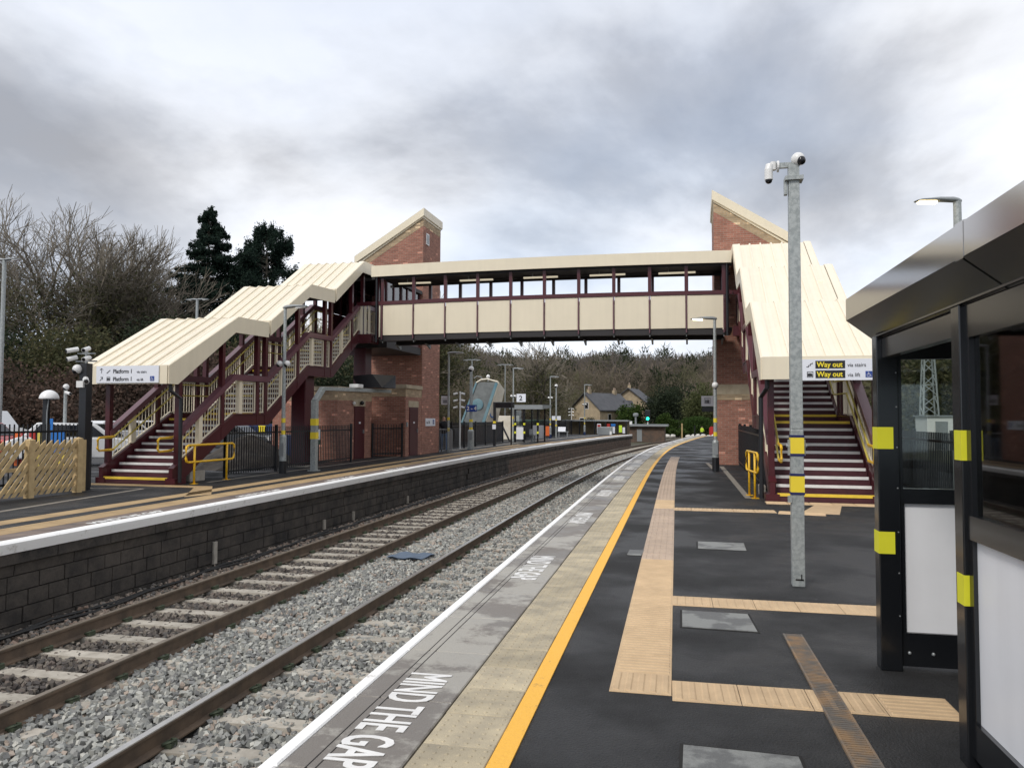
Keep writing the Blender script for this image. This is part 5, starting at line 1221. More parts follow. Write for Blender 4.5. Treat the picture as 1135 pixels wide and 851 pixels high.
# person by the tower
def person(x, y, h, label, top, legs, z0=0, jacket_label=None):
    me = bpy.data.meshes.new('person'); k = h/1.75
    V = [(0, 0, .95), (0, 0, 1.15), (0, 0, 1.38), (0, 0, 1.5), (0, 0, 1.58), (0, .0, 1.70), (.19, 0, 1.40), (-.19, 0, 1.40), (.26, -.03, 1.13), (-.26, 0, 1.13), (.22, -.2, .95), (-.25, -.08, .88), (.10, 0, .88), (-.10, 0, .88), (.12, -.05, .48), (-.11, .06, .48), (.12, 0, .06), (-.12, .1, .06), (.12, -.14, .04), (-.12, -.04, .04)]
    E_ = [(0, 1), (1, 2), (2, 3), (3, 4), (4, 5), (2, 6), (2, 7), (6, 8), (7, 9), (8, 10), (9, 11), (0, 12), (0, 13), (12, 14), (13, 15), (14, 16), (15, 17), (16, 18), (17, 19)]
    R_ = [.15, .14, .17, .065, .06, .10, .075, .075, .055, .055, .04, .04, .10, .10, .07, .07, .05, .05, .04, .04]
    me.from_pydata([tuple(c*k for c in v) for v in V], E_, []); o = bpy.data.objects.new('body', me); COL.objects.link(o)
    md = o.modifiers.new('skin', 'SKIN'); sv_ = me.skin_vertices[0].data
    for i, r in enumerate(R_): sv_[i].radius = (r*k, r*k*.8)
    sv_[0].use_root = True; o.modifiers.new('sub', 'SUBSURF').render_levels = 1; o.modifiers['sub'].levels = 1
    dg = bpy.context.evaluated_depsgraph_get(); dg.update(); m2 = bpy.data.meshes.new_from_object(o.evaluated_get(dg)); bpy.data.objects.remove(o)
    m2.materials.clear()
    for n in (top, legs, 'skin', 'hair'): m2.materials.append(MATS[n])
    for p_ in m2.polygons:
        c = p_.center; p_.use_smooth = True; z = c.z/k
        p_.material_index = 2 if z > 1.52 else (1 if z < .93 and abs(c.x) < .2*k else 0)
        if abs(c.x) > .18*k and z < .98: p_.material_index = 2
        if z < .08: p_.material_index = 3
        if z > 1.72 or (z > 1.62 and c.y > .04): p_.material_index = 3
    t = link('person', m2, None, mw=MZ(x, y, z0, .3)); t['label'] = label; t['category'] = 'person'; return t
person(-11.62, 35.2, 1.68, 'person in dark jacket and pale blue jeans standing behind the grey barrier', 'jacket', 'denim')
person(.98, 119, 1.7, 'distant person in yellow-green vest by the right heap of white bags', 'lime', 'navy', -1.25)
single('red_marker', MB().prism([(2.0, -1.2), (2.9, -1.2), (2.8, .2), (2.6, .45), (2.2, .45), (2.0, .2)], 'y', 118, 118.5), 'red', 'small red object beyond the near platform beside the right tower', 'marker')

# vehicles seen through the left fences
def car(x, y, a, body, label, kind='car', sc=1.0):
    t = thing('parked_'+kind, label, kind, (x, y, -.05), 'vehicles in the car park', rotz=a)
    if kind == 'car':
        prof = [(-2.05, .28), (2.05, .28), (2.12, .62), (1.95, .82), (1.05, .95), (-1.75, .98), (-2.1, .85), (-2.12, .4)]
        cab = [(-1.72, .97), (1.02, .94), (.45, 1.40), (-1.25, 1.44)]
        wx = (-1.3, 1.3); win = [(-1.45, 1.0), (.78, .98), (.36, 1.34), (-1.15, 1.37)]; wd = .86
    else:
        prof = [(-2.5, .3), (2.5, .3), (2.55, .85), (2.1, 1.05), (-2.5, 1.05)]; cab = [(-2.5, 1.04), (2.05, 1.04), (1.4, 1.9), (-2.5, 1.95)]
        wx = (-1.6, 1.65); win = [(.6, 1.12), (1.8, 1.12), (1.3, 1.75), (.6, 1.75)]; wd = .95
    bo = part('body', MB().prism(prof, 'y', -wd, wd), body, t, bevel=.05, world=False)
    part('cabin', MB().prism(cab, 'y', -wd+.1, wd-.1), body, t, bevel=.05, world=False)
    part('side_windows', MB().prism(win, 'y', -wd+.085, wd-.085), 'dark_lens', t, world=False)
    if kind == 'car': part('windscreen', MB().prism([(1.0, .97), (1.03, .97), (.5, 1.38), (.46, 1.38)], 'y', -wd+.2, wd-.2), 'dark_lens', t, world=False)
    for w_ in wx:
        for s_ in (-1, 1):
            wh = part('wheel', MB().tube([(w_, s_*(wd-.14), .31), (w_, s_*(wd+.02), .31)], .31, 14), 'tyre', t, world=False)
            rm = part('rim', MB().tube([(w_, s_*(wd+.02), .31), (w_, s_*(wd+.03), .31)], .19, 10), 'grey_metal', None); rm.parent = wh; 
    for s_ in (-1, 1): part('headlight', MB().box(prof[2][0]-.12, s_*.5, .6, prof[2][0]+.01, s_*.78, .76), 'camera_white', t, world=False)
    return t
car(-35.3, 31.5, .3, 'car_white', 'white van at the left edge behind the lamp post', 'van')
car(-24.6, 22.2, .1, 'car_red', 'red car behind the timber fence at the far left')
car(-27.6, 33.0, 1.2, 'car_white', 'white car behind the black camera pole')
car(-19.8, 22.0, .5, 'car_white', 'white car seen through the cream bars of the lower left stair flight')
car(-20.4, 31.0, .2, 'car_grey', 'dark grey car behind the railing under the left staircase')
car(-27.5, 36, .9, 'car_white', 'white car farthest back, seen between the camera pole and the left stair post')
def sbox(name, lab, cat, m, *b): return single(name, MB().box(*b), m, lab, cat, bevel=.02)
for k, (x, m_, hgt) in enumerate(((-21.3, 'orange', 1.1), (-21.0, 'red', 1.08), (-20.7, 'red', 1.1), (-20.4, 'pale_yellow_metal', 1.08), (-20.1, 'sign_white', 1.1), (-19.8, 'maroon', 1.05), (-19.55, 'band_yellow', 1.1))):
    sbox('upright_board', ('orange', 'red with a dark right neighbour', 'second red', 'dull yellow', 'white', 'maroon', 'bright yellow')[k]+' upright panel in the row behind the timber fence', 'panel', m_, x, 20.6, 0, x+.24, 20.66, hgt)
sbox('blue_banner', 'bright blue banner on the railing beside the dome lamp', 'banner', 'blue', -19.35, 20.0, .45, -18.8, 20.05, 1.12)
t = thing('skip', 'red skip behind the railing under the left staircase', 'skip', (-15.2, 24.8, 0)); part('body', MB().prism([(-15.75, .55), (-14.6, .55), (-14.8, .02), (-15.5, .02)], 'y', 24.4, 25.2), 'red', t); part('rim', MB().box(-15.8, 24.36, .55, -14.55, 25.24, .6), 'red', t)
hp = MB(); n_ = 14
for j in range(n_):
    for i in range(n_):
        u_, v_ = i/(n_-1)*2-1, j/(n_-1)*2-1; hp.v.append((-14.4+u_*1.5, 23.0+v_*2.6, -.05+1.1*max(0, 1-math.hypot(u_, v_))+rnd.uniform(0, .09)))
hp.f = [(j*n_+i, j*n_+i+1, (j+1)*n_+i+1, (j+1)*n_+i) for j in range(n_-1) for i in range(n_-1)]
o = single('rubble_shade_heap', hp, 'dark_stone', 'rubble heap next to the red skip, enlarged and dark as shade under the left staircase', 'heap');  # enlarged dark heap stands in for the shade under the stairs
sbox('blue_hoarding', 'blue board standing behind the railing by the left lamp post', 'board', 'dark_blue', -13.8, 24.0, 0, -13.2, 24.1, 1.0)
t = thing('site_hoarding', 'dark blue site boards behind the red skip', 'hoarding', (-20, 36, 0))
for k in range(8): part('board', MB().box(-26+k*1.25, 36, 0, -26+k*1.25+1.2, 36.06, 1.25), 'dark_blue', t)
part('yellow_sign', MB().box(-21.9, 35.95, .75, -21.5, 35.99, 1.15), 'sign_yellow', t)

# ================================================================== NEAR WAITING SHELTER
SA = rad(1.9)
sh = thing('waiting_shelter', 'large black glazed waiting shelter with white lower panels at the right edge', 'shelter', (1.16, 5.49, 0), 'waiting shelters', rotz=SA)
def sp_part(name, mb, m, **kw): return part(name, mb, m, sh, world=False, **kw)
DX = 1.55; YN = -3.9
wall_y = [0, -1.42, -2.72, YN]
for i, y in enumerate(wall_y):
    for x in (0.05, DX):
        wI = .065 if i == 0 else .05
        p_ = sp_part('post', MB().box(x-wI, y-.055, 0, x+wI, y+.055, 2.14), 'black_gloss', bevel=.006)
        if x < 1 and i < 3:
            for z in (1.48, .81):
                o = part('warning_band', MB().box(x-wI-.003, y-.058, z-.07, x+(wI*.45 if i == 0 else wI+.003), y+(.03 if i else .058), z+.07), 'hi_vis_band', None); o.parent = p_
def bay_y(x, ya, yb, mullion=True, inset=.02, panel_lo=.22, panel_hi=1.05, g0=1.16, g1=1.98):
    f = MB().box(x-.03, ya, .06, x+.03, yb, panel_lo).box(x-.035, ya, panel_hi, x+.035, yb, g0).box(x-.03, ya, g1, x+.03, yb, 2.13)
    s_ = 1 if yb > ya else -1
    f.box(x-.028, ya, panel_lo, x+.028, ya+s_*.05, panel_hi).box(x-.028, yb-s_*.05, panel_lo, x+.028, yb, panel_hi).box(x-.028, ya, g0, x+.028, ya+s_*.055, g1).box(x-.028, yb-s_*.055, g0, x+.028, yb, g1)
    fo = sp_part('frame', f, 'black_gloss')
    sp_part('lower_panel', MB().box(x-.01, min(ya, yb)+.051, panel_lo+.001, x+.01, max(ya, yb)-.051, panel_hi-.001), 'panel_white')
    sp_part('window_pane', MB().box(x-.006, min(ya, yb)+.056, g0+.001, x+.006, max(ya, yb)-.056, g1-.001), 'glass')
def bay_x(y, xa, xb, panel_lo=.24, panel_hi=1.06, g0=1.155, g1=1.99):
    f = MB().box(xa, y-.03, .03, xb, y+.03, panel_lo).box(xa, y-.035, panel_hi, xb, y+.035, g0).box(xa, y-.03, g1, xb, y+.03, 2.13)
    f.box(xa, y-.028, panel_lo, xa+.03, y+.028, panel_hi).box(xb-.03, y-.028, panel_lo, xb, y+.028, panel_hi).box(xa, y-.028, g0, xa+.025, y+.028, g1).box(xb-.025, y-.028, g0, xb, y+.028, g1)
    sp_part('frame', f, 'black_gloss')
    sp_part('lower_panel', MB().box(xa+.031, y-.01, panel_lo+.001, xb-.031, y+.01, panel_hi-.001), 'panel_white')
    sp_part('window_pane', MB().box(xa+.026, y-.006, g0+.001, xb-.026, y+.006, g1-.001), 'glass')
bay_x(0, .115, .80); bay_x(0, .80, DX-.065)
bay_x(YN, .10, DX-.05)
for a, b in zip(wall_y[:-1], wall_y[1:]): bay_y(DX, a-.055, b+.055)
bay_y(.05, -1.475, -2.665); bay_y(.05, -2.775, YN+.055)
for yy in (-1.42,): sp_part('header_rail', MB().box(-.0, YN, 2.02, .10, -.055, 2.12) if False else MB().box(.02, -1.365, 2.0, .08, -.06, 2.12), 'fascia_shaded')
bolts = MB()
for x in (.16, .30, .5, .7, .9, 1.2): bolts.sphere((x, -.033, .115), .011, 8, 5)
for z in (.35, .62, .88, 1.16, 1.42, 1.68, 1.9): bolts.sphere((.10, -.058, z), .005, 6, 4)
sp_part('bolts', bolts, 'grey_metal', kind='stuff')
# roof with folded metal fascia in lengths
for (ya, yb) in ((.16, -1.955), (-1.975, -4.2)):
    sp_part('fascia', MB().prism([(-.15, 2.27), (-.15, 2.415), (-.02, 2.45), (-.02, 2.40), (-.14, 2.37), (-.14, 2.285)], 'y', ya, yb), 'bronze_metal')
    sp_part('fascia_underside', MB().prism([(-.149, 2.268), (.03, 2.128), (.05, 2.135), (-.13, 2.285)], 'y', ya-.001, yb+.001), 'fascia_shaded')
sp_part('fascia_joint', MB().prism([(-.152, 2.262), (-.152, 2.42), (-.02, 2.455), (-.01, 2.44), (-.146, 2.41), (-.146, 2.27)], 'y', -1.90, -1.99), 'bronze_metal')
sp_part('roof_deck', MB().box(-.10, .15, 2.30, DX+.15, -4.2, 2.38), 'bronze_metal')
sp_part('ceiling', MB().box(-.0, .10, 2.142, DX+.05, -4.15, 2.20), 'black_gloss')
sp_part('end_fascia', MB().prism([(-.148, 2.272), (-.148, 2.41), (-.02, 2.445), (DX+.15, 2.46), (DX+.15, 2.13), (.05, 2.13)], 'y', .162, .172), 'bronze_metal')
sp_part('seat', MB().box(DX-.42, -1.6, .46, DX-.06, -3.7, .50), 'grey_metal')
for yy in (-1.8, -2.7, -3.6): sp_part('seat_leg', MB().box(DX-.30, yy-.03, 0, DX-.24, yy+.03, .46), 'grey_metal')

# lattice mast and white cabin seen through the shelter
t = thing('lattice_mast', 'grey lattice radio mast seen through the shelter glass', 'mast', (13.1, 49, 0))
cs = [(12.65, 48.6), (13.6, 48.6), (13.6, 49.5), (12.65, 49.5)]
HM = 6.2
lg = MB()
for cx_, cy_ in cs:
    cc = (13.12+(cx_-13.12)*.45, 49.05+(cy_-49.05)*.45); part('leg', MB().tube([(cx_, cy_, 0), (cc[0], cc[1], HM)], .05, 6), 'galvanised', t)
def cpt(i, z): c = cs[i % 4]; f = 1-.55*z/HM; return (13.12+(c[0]-13.12)*f, 49.05+(c[1]-49.05)*f, z)
for i in range(4):
    z = 0; s_ = 0; k = 0
    while z < HM-.8:
        lg.beam(cpt(i+(k % 2), z), cpt(i+1-(k % 2), z+.6), .04, .04); 
        if k % 3 == 0: lg.beam(cpt(i, z), cpt(i+1, z), .04, .04)
        z += .6; k += 1
part('lattice_braces', lg, 'galvanised', t, kind='stuff')
t = thing('site_cabin', 'white site cabin at the foot of the lattice mast', 'cabin', (14, 46, 0))
part('wall', MB().box(12.2, 46, -.05, 17.0, 48.3, 1.75), 'camera_white', t); part('roof', MB().box(12.1, 45.9, 1.751, 17.1, 48.4, 1.83), 'grey_metal', t); part('window', MB().box(13.8, 45.96, .8, 14.9, 45.99, 1.35), 'dark_lens', t); part('door', MB().box(12.6, 45.96, .0, 13.2, 45.99, 1.5), 'grey_metal', t)

# ================================================================== HOUSES
def house(x, y, z, a, w, l, eave, ridge, label, wins, chim, wallm='house_stone', group='stone houses beyond the station'):
    t = thing('house', label, 'house', (x, y, z), group, rotz=a)
    P = lambda n, mb, m, **k: part(n, mb, m, t, world=False, **k)
    wl = P('wall', MB().prism([(-w/2, 0), (w/2, 0), (w/2, eave), (0, ridge), (-w/2, eave)], 'y', 0, l), wallm)
    th = .22; ov = .45; sl = (ridge-eave)/(w/2)
    for s in (-1, 1):
        r = P('roof', MB().prism([(0, ridge+.02), (s*(w/2+ov), eave-ov*sl+.02), (s*(w/2+ov), eave-ov*sl+th), (0, ridge+th+.05)], 'y', -ov, l+ov), 'slate')
        if s > 0:
            for (cx_, cy_) in chim:
                P('chimney', MB().box(cx_-.3, cy_-.4, ridge-1.2, cx_+.3, cy_+.4, ridge+.9), wallm)
                for q in (-.3, .3): P('chimney_pot', MB().tube([(cx_, cy_+q*.7, ridge+.9), (cx_, cy_+q*.7, ridge+1.4)], .12, 8), 'red_brick')
    P('bargeboard', MB().beam((0, -ov-.03, ridge+.1), (-w/2-ov, -ov-.03, eave-ov*sl+.1), .06, .25, (0, 1, 0)).beam((0, -ov-.03, ridge+.1), (w/2+ov, -ov-.03, eave-ov*sl+.1), .06, .25, (0, 1, 0)), 'slate')
    for (side, u, zc, ww, hh) in wins:
        if side == 'f': f = P('window', MB().box(u-ww/2, -.06, zc-hh/2, u+ww/2, .02, zc+hh/2), 'camera_white'); g_ = MB().box(u-ww/2+.1, -.08, zc-hh/2+.1, u+ww/2-.1, -.061, zc+hh/2-.1)
        else: f = P('window', MB().box(w/2-.02, u-ww/2, zc-hh/2, w/2+.06, u+ww/2, zc+hh/2), 'camera_white'); g_ = MB().box(w/2+.061, u-ww/2+.1, zc-hh/2+.1, w/2+.08, u+ww/2-.1, zc+hh/2-.1)
        o = part('pane', g_, 'dark_lens', None); o.parent = f
    return t
house(-20.6, 149, -.6, rad(-30), 7.0, 11, 3.9, 6.9, 'stone house with slate roof, nearer one, its gable facing the station', [('f', .3, 4.6, 1.0, 1.3), ('f', -.8, 1.6, 1.2, 1.4), ('r', 3, 2.4, 1.0, 1.3), ('r', 7, 2.4, 1.0, 1.3)], [(0, 1.2), (0, 9.5)])
house(-13.9, 168, -.3, rad(-8), 8.2, 10, 5.0, 8.2, 'taller stone house with a slate gable behind and to the right of the nearer one', [('f', 1.2, 3.4, 1.2, 1.5), ('f', -1.8, 3.4, 1.2, 1.5), ('f', 1.2, 1.2, 1.2, 1.2)], [(0, .9)])
for k, x in enumerate((-15.6, -13.9)): house(x, 157, -.4, rad(-10), 1.9, 6, 3.4, 5.4, 'narrow dark gabled bay between the two stone houses, '+('left one' if k == 0 else 'right one'), [('f', 0, 2.2, .8, 1.6)], [], group='narrow gabled bays')

# ================================================================== VEGETATION
def segs_mesh(name, seg, m):
    a = np.array(seg); p, q, r0, r1 = a[:, 0:3], a[:, 3:6], a[:, 6], a[:, 7]; d = q-p; d /= np.maximum(np.linalg.norm(d, axis=1), 1e-6)[:, None]
    ref = np.where(np.abs(d[:, 2:3]) < .9, np.array([[0, 0, 1.]]), np.array([[1., 0, 0]])); u = np.cross(d, ref); u /= np.linalg.norm(u, axis=1)[:, None]; v = np.cross(d, u)
    n = len(a); V = np.zeros((n, 6, 3))
    for k in range(3):
        c, s = math.cos(2*PI*k/3), math.sin(2*PI*k/3); V[:, k] = p+(u*c+v*s)*r0[:, None]; V[:, 3+k] = q+(u*c+v*s)*r1[:, None]
    F = np.array([(0, 1, 4, 3), (1, 2, 5, 4), (2, 0, 3, 5)]); F = (F[None]+(np.arange(n)*6)[:, None, None]).reshape(-1, 4)
    return mesh_np(name, V.reshape(-1, 3), F, m)
def grow_tree(h, seed, trunk=.18, stems=5, spread=.6, depth=6, r0=.35, upw=.055, lean=(0, 0), wide=1.0):
    R_ = np.random.default_rng(seed); segs = [[] for _ in range(2)]; nodes = []
    def br(p, d, L_, r, dep):
        n = 3 if dep > 2 else 2; q = p
        for i in range(n):
            d2 = d+R_.normal(size=3)*.13+np.array([lean[0]*.03, lean[1]*.03, upw]); d2 /= np.linalg.norm(d2); e = q+d2*L_/n; ra = r*(1-.32*i/n); rb = r*(1-.32*(i+1)/n)
            segs[0 if dep >= depth-2 else 1].append((*q, *e, ra, rb)); 
            if dep < depth: nodes.append((e, dep))
            if dep > 0 and i < n-1 and R_.random() < .75:
                a = R_.normal(size=3); a -= a@d2*d2; a /= np.linalg.norm(a); dd_ = d2*.75+a*spread*1.2; dd_ /= np.linalg.norm(dd_); br(e, dd_, L_*R_.uniform(.5, .72), rb*.5, dep-1)
            q, d = e, d2
        if dep > 0:
            k = 2 if R_.random() < .6 else 3
            for i in range(k):
                a = R_.normal(size=3); a -= a@d*d; a /= np.linalg.norm(a); dd_ = d+a*spread*R_.uniform(.5, 1.1); dd_ /= np.linalg.norm(dd_); br(q, dd_, L_*R_.uniform(.66, .84), r*.64, dep-1)
    top = np.array([0, 0, h*trunk]); segs[0].append((0, 0, -.5, *top, r0*1.25, r0))
    for i in range(stems):
        t = 2*PI*(i+R_.random()*.5)/stems; f = R_.uniform(.25, .75) if i else .08; d = np.array([math.cos(t)*f, math.sin(t)*f, 1.]); d /= np.linalg.norm(d); br(top, d, h*.235*R_.uniform(.85, 1.1), r0*.6, depth)
    zs = sorted(q[5] for q in segs[1]); k = h/zs[int(len(zs)*.9985)]
    A_ = [np.array(g_) for g_ in segs]
    for g_ in A_: g_[:, [2, 5]] *= k; g_[:, [0, 1, 3, 4]] *= k*wide; g_[:, 6:8] = np.maximum(g_[:, 6:8], .011)
    segs = A_; nodes = [(n_[0]*np.array([k*wide, k*wide, k]), n_[1]) for n_ in nodes]
    return segs, nodes
def leaf_np(centers, sizes, seed, flat=.5):
    R_ = np.random.default_rng(seed); n = len(centers); u = R_.normal(size=(n, 3)); u /= np.linalg.norm(u, axis=1)[:, None]; w = R_.normal(size=(n, 3)); v = np.cross(u, w); v /= np.maximum(np.linalg.norm(v, axis=1), 1e-6)[:, None]
    s = np.asarray(sizes)[:, None]; V = np.stack([centers-u*s, centers-v*s*flat, centers+u*s, centers+v*s*flat], 1)
    return V.reshape(-1, 3), (np.array([(0, 1, 2, 3)])[None]+(np.arange(n)*4)[:, None, None]).reshape(-1, 4)
def cloud(n, c, r, seed, clumps=14, tight=.33, lo=.35):
    R_ = np.random.default_rng(seed); a = R_.normal(size=(clumps, 3)); a /= np.linalg.norm(a, axis=1)[:, None]; a *= R_.uniform(lo, .9, (clumps, 1)); k = R_.integers(0, clumps, n); p = a[k]+R_.normal(size=(n, 3))*tight*.55
    l = np.linalg.norm(p, axis=1); p = p[l < 1.12]; return np.asarray(c)+p*np.asarray(r)
def bare_tree(x, y, z, h, seed, label, ivy=0, ivym='leaf_ivy', group='bare trees beyond the car park', tw='twig', **kw):
    t = thing('bare_tree', label, 'tree', (x, y, z), group); s, nodes = grow_tree(h, seed, **kw)
    for nm, me in (('trunk', segs_mesh('trunk', s[0], 'bark')), ('crown', segs_mesh('crown', s[1], tw))): link(nm, me, t, world=False)
    if ivy:
        R_ = np.random.default_rng(seed+5); big = np.array([n_[0] for n_ in nodes if n_[1] >= 2 and n_[0][2] < h*.66]); k = R_.integers(0, len(big), ivy); c = big[k]+R_.normal(size=(ivy, 3))*np.array([.7, .7, .8]); 
        v, f = leaf_np(c, R_.uniform(.07, .17, len(c)), seed); link('ivy', mesh_np('ivy', v, f, ivym), t, world=False)
    return t
bare_tree(-53, 57, -.5, 20.8, 11, 'largest bare tree with a rounded crown and olive ivy at the far left', ivy=22000, stems=6, spread=.5, depth=6, r0=.5, trunk=.10, wide=1.1)
bare_tree(-59.5, 54, -.5, 19, 12, 'bare tree cut by the left edge of the picture', stems=5, depth=5, r0=.35, ivy=4000)
bare_tree(-50, 60, -.5, 17.0, 13, 'bare tree with olive twigs between the largest tree and the slim one', stems=6, depth=5, r0=.32, ivy=5000, trunk=.14)
bare_tree(-53.0, 66, -.5, 20.3, 14, 'slim bare tree with an upright trunk left of the tall conifer', stems=4, depth=5, r0=.3, spread=.42, trunk=.26, wide=.8)
bare_tree(-47.5, 64, -.5, 14.5, 15, 'brownish bushy tree standing in front of the tall conifer', stems=7, depth=5, r0=.3, tw='twig_dark', trunk=.1, ivy=9000, ivym='leaf_russet', wide=.8)
bare_tree(-55, 70, 0, 17, 16, 'bare tree behind the largest one at the left', stems=6, depth=5, r0=.3, ivy=2500, trunk=.12)
def conifer(x, y, z, h, w, seed, label, pine=False):
    t = thing('conifer', label, 'tree', (x, y, z), 'dark conifers above the left roofs'); R_ = np.random.default_rng(seed)
    segs = [(0, 0, -.5, 0, 0, h*.5, .38, .24), (0, 0, h*.5, 0, 0, h*.98, .24, .03)]; C_ = []; S_ = []
    nb = 210 if not pine else 190
    for i in range(nb):
        f = (.12+.88*(i/nb)**.95)
        if not pine: f = min(.995, math.floor(f*34+.5)/34+R_.normal()*.008)
        zz_ = h*f
        if pine: reach = w*min(1, (1-f)/.22+.05)**.6*R_.uniform(.55, 1.12)
        else: reach = min(w*.8, 1.15*w*((1-f)**.68+.02))*R_.uniform(.75, 1.1)
        a = R_.uniform(0, 2*PI); dz = reach*(R_.uniform(-.05, .12) if not pine else R_.uniform(.0, .45)); e = np.array([math.cos(a)*reach, math.sin(a)*reach, zz_+dz]); segs.append((0, 0, zz_, *e, .06, .02))
        m_ = int(130+reach*170); u = R_.uniform(.22, 1.05, m_)**(.8 if not pine else .45); p = np.array([0, 0, zz_])+(e-np.array([0, 0, zz_]))*u[:, None]; side = np.array([-math.sin(a), math.cos(a), 0]); p = p+side*(R_.normal(size=m_)*.30*reach*.55*(1.1-u*.6))[:, None]; p[:, 2] += R_.normal(size=m_)*(.16 if not pine else .34)-(.10*u if not pine else 0)
        C_.append(p); S_.append(R_.uniform(.08, .19, m_))
    link('trunk', segs_mesh('trunk', segs, 'bark'), t, world=False); v, f = leaf_np(np.concatenate(C_), np.concatenate(S_), seed, .35); link('crown', mesh_np('crown', v, f, 'leaf_conifer'), t, world=False); return t
conifer(-47.3, 68, -.5, 23.0, 6.0, 21, 'tall pointed dark conifer above the lowest left roof')
conifer(-42.6, 71, -.5, 21.2, 3.9, 22, 'rounded dark pine right of the tall pointed conifer', pine=True)
conifer(-49.0, 82, -.5, 17.5, 3.6, 23, 'darker conifer half hidden between the two taller evergreens', pine=True)

def bush(name, label, cat, c, r, n, size, m, seed, group=None, clumps=16, stem=True, tight=.33):
    t = thing(name, label, cat, (c[0], c[1], c[2]-r[2]), group); P_ = cloud(n, (0, 0, r[2]*1.0), r, seed, clumps, tight); P_ = P_[P_[:, 2] > -.1]
    R_ = np.random.default_rng(seed); v, f = leaf_np(P_, R_.uniform(.6, 1.3, len(P_))*size, seed, .6); link('crown', mesh_np('crown', v, f, m), t, world=False)
    if stem: part('trunk', MB().tube([(0, 0, -.6), (0, 0, r[2]*.8)], [.12+r[2]*.02, .05], 7).tube([(0, 0, r[2]*.3), (r[0]*.4, .1, r[2]*1.1)], [.08, .03], 6).tube([(0, 0, r[2]*.25), (-r[0]*.4, -.1, r[2]*1.0)], [.08, .03], 6), 'bark', t, world=False)
    return t
# russet and dark thicket below the big trees
k = 0
for i, (x, y, rx, rz, m_) in enumerate(((-46, 41, 5, 2.9, 'leaf_russet'), (-41, 43, 4.5, 2.6, 'leaf_russet'), (-50, 46, 5, 4.2, 'leaf_darkgreen'), (-44, 47, 5, 4.3, 'leaf_ivy'), (-38, 47, 4.5, 3.4, 'leaf_russet'), (-35, 51, 4.5, 3.8, 'leaf_russet'), (-40, 52, 5, 4.8, 'leaf_darkgreen'), (-33, 54, 4.5, 4.3, 'leaf_ivy'), (-29, 58, 4, 3.4, 'leaf_darkgreen'), (-36, 59, 5, 5.5, 'leaf_darkgreen'), (-25, 60, 4, 3.6, 'leaf_ivy'), (-43, 33, 4, 2.3, 'leaf_russet'))):
    bush('shrub', ('reddish brown bare shrub', 'reddish twiggy shrub', 'dark evergreen shrub', 'olive shrub')[(0, 1, 2, 3, 0, 1, 2, 3, 2, 2, 3, 0)[i]]+' in the thicket behind the car park, ' + ('leftmost front', 'left of the black camera pole', 'far left rear', 'rear, below the largest tree', 'behind the black camera pole', 'behind the left stair post', 'rear, below the slim tree', 'behind the lower stair flight', 'behind the middle stair flight', 'below the tall conifer', 'behind the upper stair flight', 'nearest the left edge')[i], 'shrub', (x, y, rz-.3), (rx, rx*.7, rz), 9000, .13, m_, 50+i, 'shrubs behind the car park', clumps=30, tight=.42)
# beyond the railway
bush('bush', 'dark round bush in front of the stone house', 'bush', (-18.6, 140, .3), (1.5, 1.2, 1.5), 2500, .14, 'leaf_darkgreen', 71)
bush('bush', 'bright green bush beside the taller stone house', 'bush', (-12.2, 150, 1.6), (3.2, 2, 2.7), 6000, .2, 'leaf_shrub', 72)
bush('broadleaf_tree', 'dark tree right behind the railway signal', 'tree', (-6.0, 150, 3.2), (4.6, 3, 4.8), 9000, .22, 'leaf_darkgreen', 73, tight=.45)
bush('broadleaf_tree', 'dark tree between the signal and the pale green tree', 'tree', (-1.2, 165, 3.6), (5.6, 3, 5), 9000, .25, 'leaf_darkgreen', 74, tight=.45)
bush('broadleaf_tree', 'pale green tree just coming into leaf behind the hedge', 'tree', (1.2, 140, 3.0), (4.0, 3, 4.6), 11000, .17, 'leaf_pale', 75, clumps=30)
bush('broadleaf_tree', 'olive green tree behind the lift sign of the right tower', 'tree', (6.0, 145, 2.8), (4.2, 3, 4.2), 9000, .18, 'leaf_ivy', 76, clumps=30)
bush('bush', 'bright green shrub rising to a point left of the hedge', 'bush', (-4.3, 128, .4), (2.2, 1.6, 1.9), 6000, .13, 'leaf_shrub', 77)
bush('hedge', 'rounded clipped green hedge behind the white bags', 'hedge', (.2, 128, .25), (3.1, 1.8, 1.65), 14000, .11, 'leaf_hedge', 78, clumps=60, tight=.3)
bush('bush', 'small green bush between the two heaps of white bags', 'bush', (-2.6, 122, -.7), (1.6, 1.2, .8), 3000, .1, 'leaf_shrub', 79)
bush('bush', 'low green bush at the foot of the right tower, beyond the platform', 'bush', (4.2, 128, .0), (2.0, 1.5, 1.3), 3000, .13, 'leaf_ivy', 80)
for i, (x, y, h) in enumerate(((-20.5, 58, 13.0), (-24, 70, 14), (-15.0, 74, 9.6), (-19, 92, 11))):
    bare_tree(x, y, -.5, h, 31+i, ('tall bare ivy tree just right of the left brick tower', 'bare tree above the 2-4 sign', 'small bare tree behind the black frame', 'bare tree left of the stone house')[i], ivy=(9000, 7000, 2500, 4000)[i], stems=5, depth=4, r0=.25, trunk=.2, group='bare trees beyond the far platform')
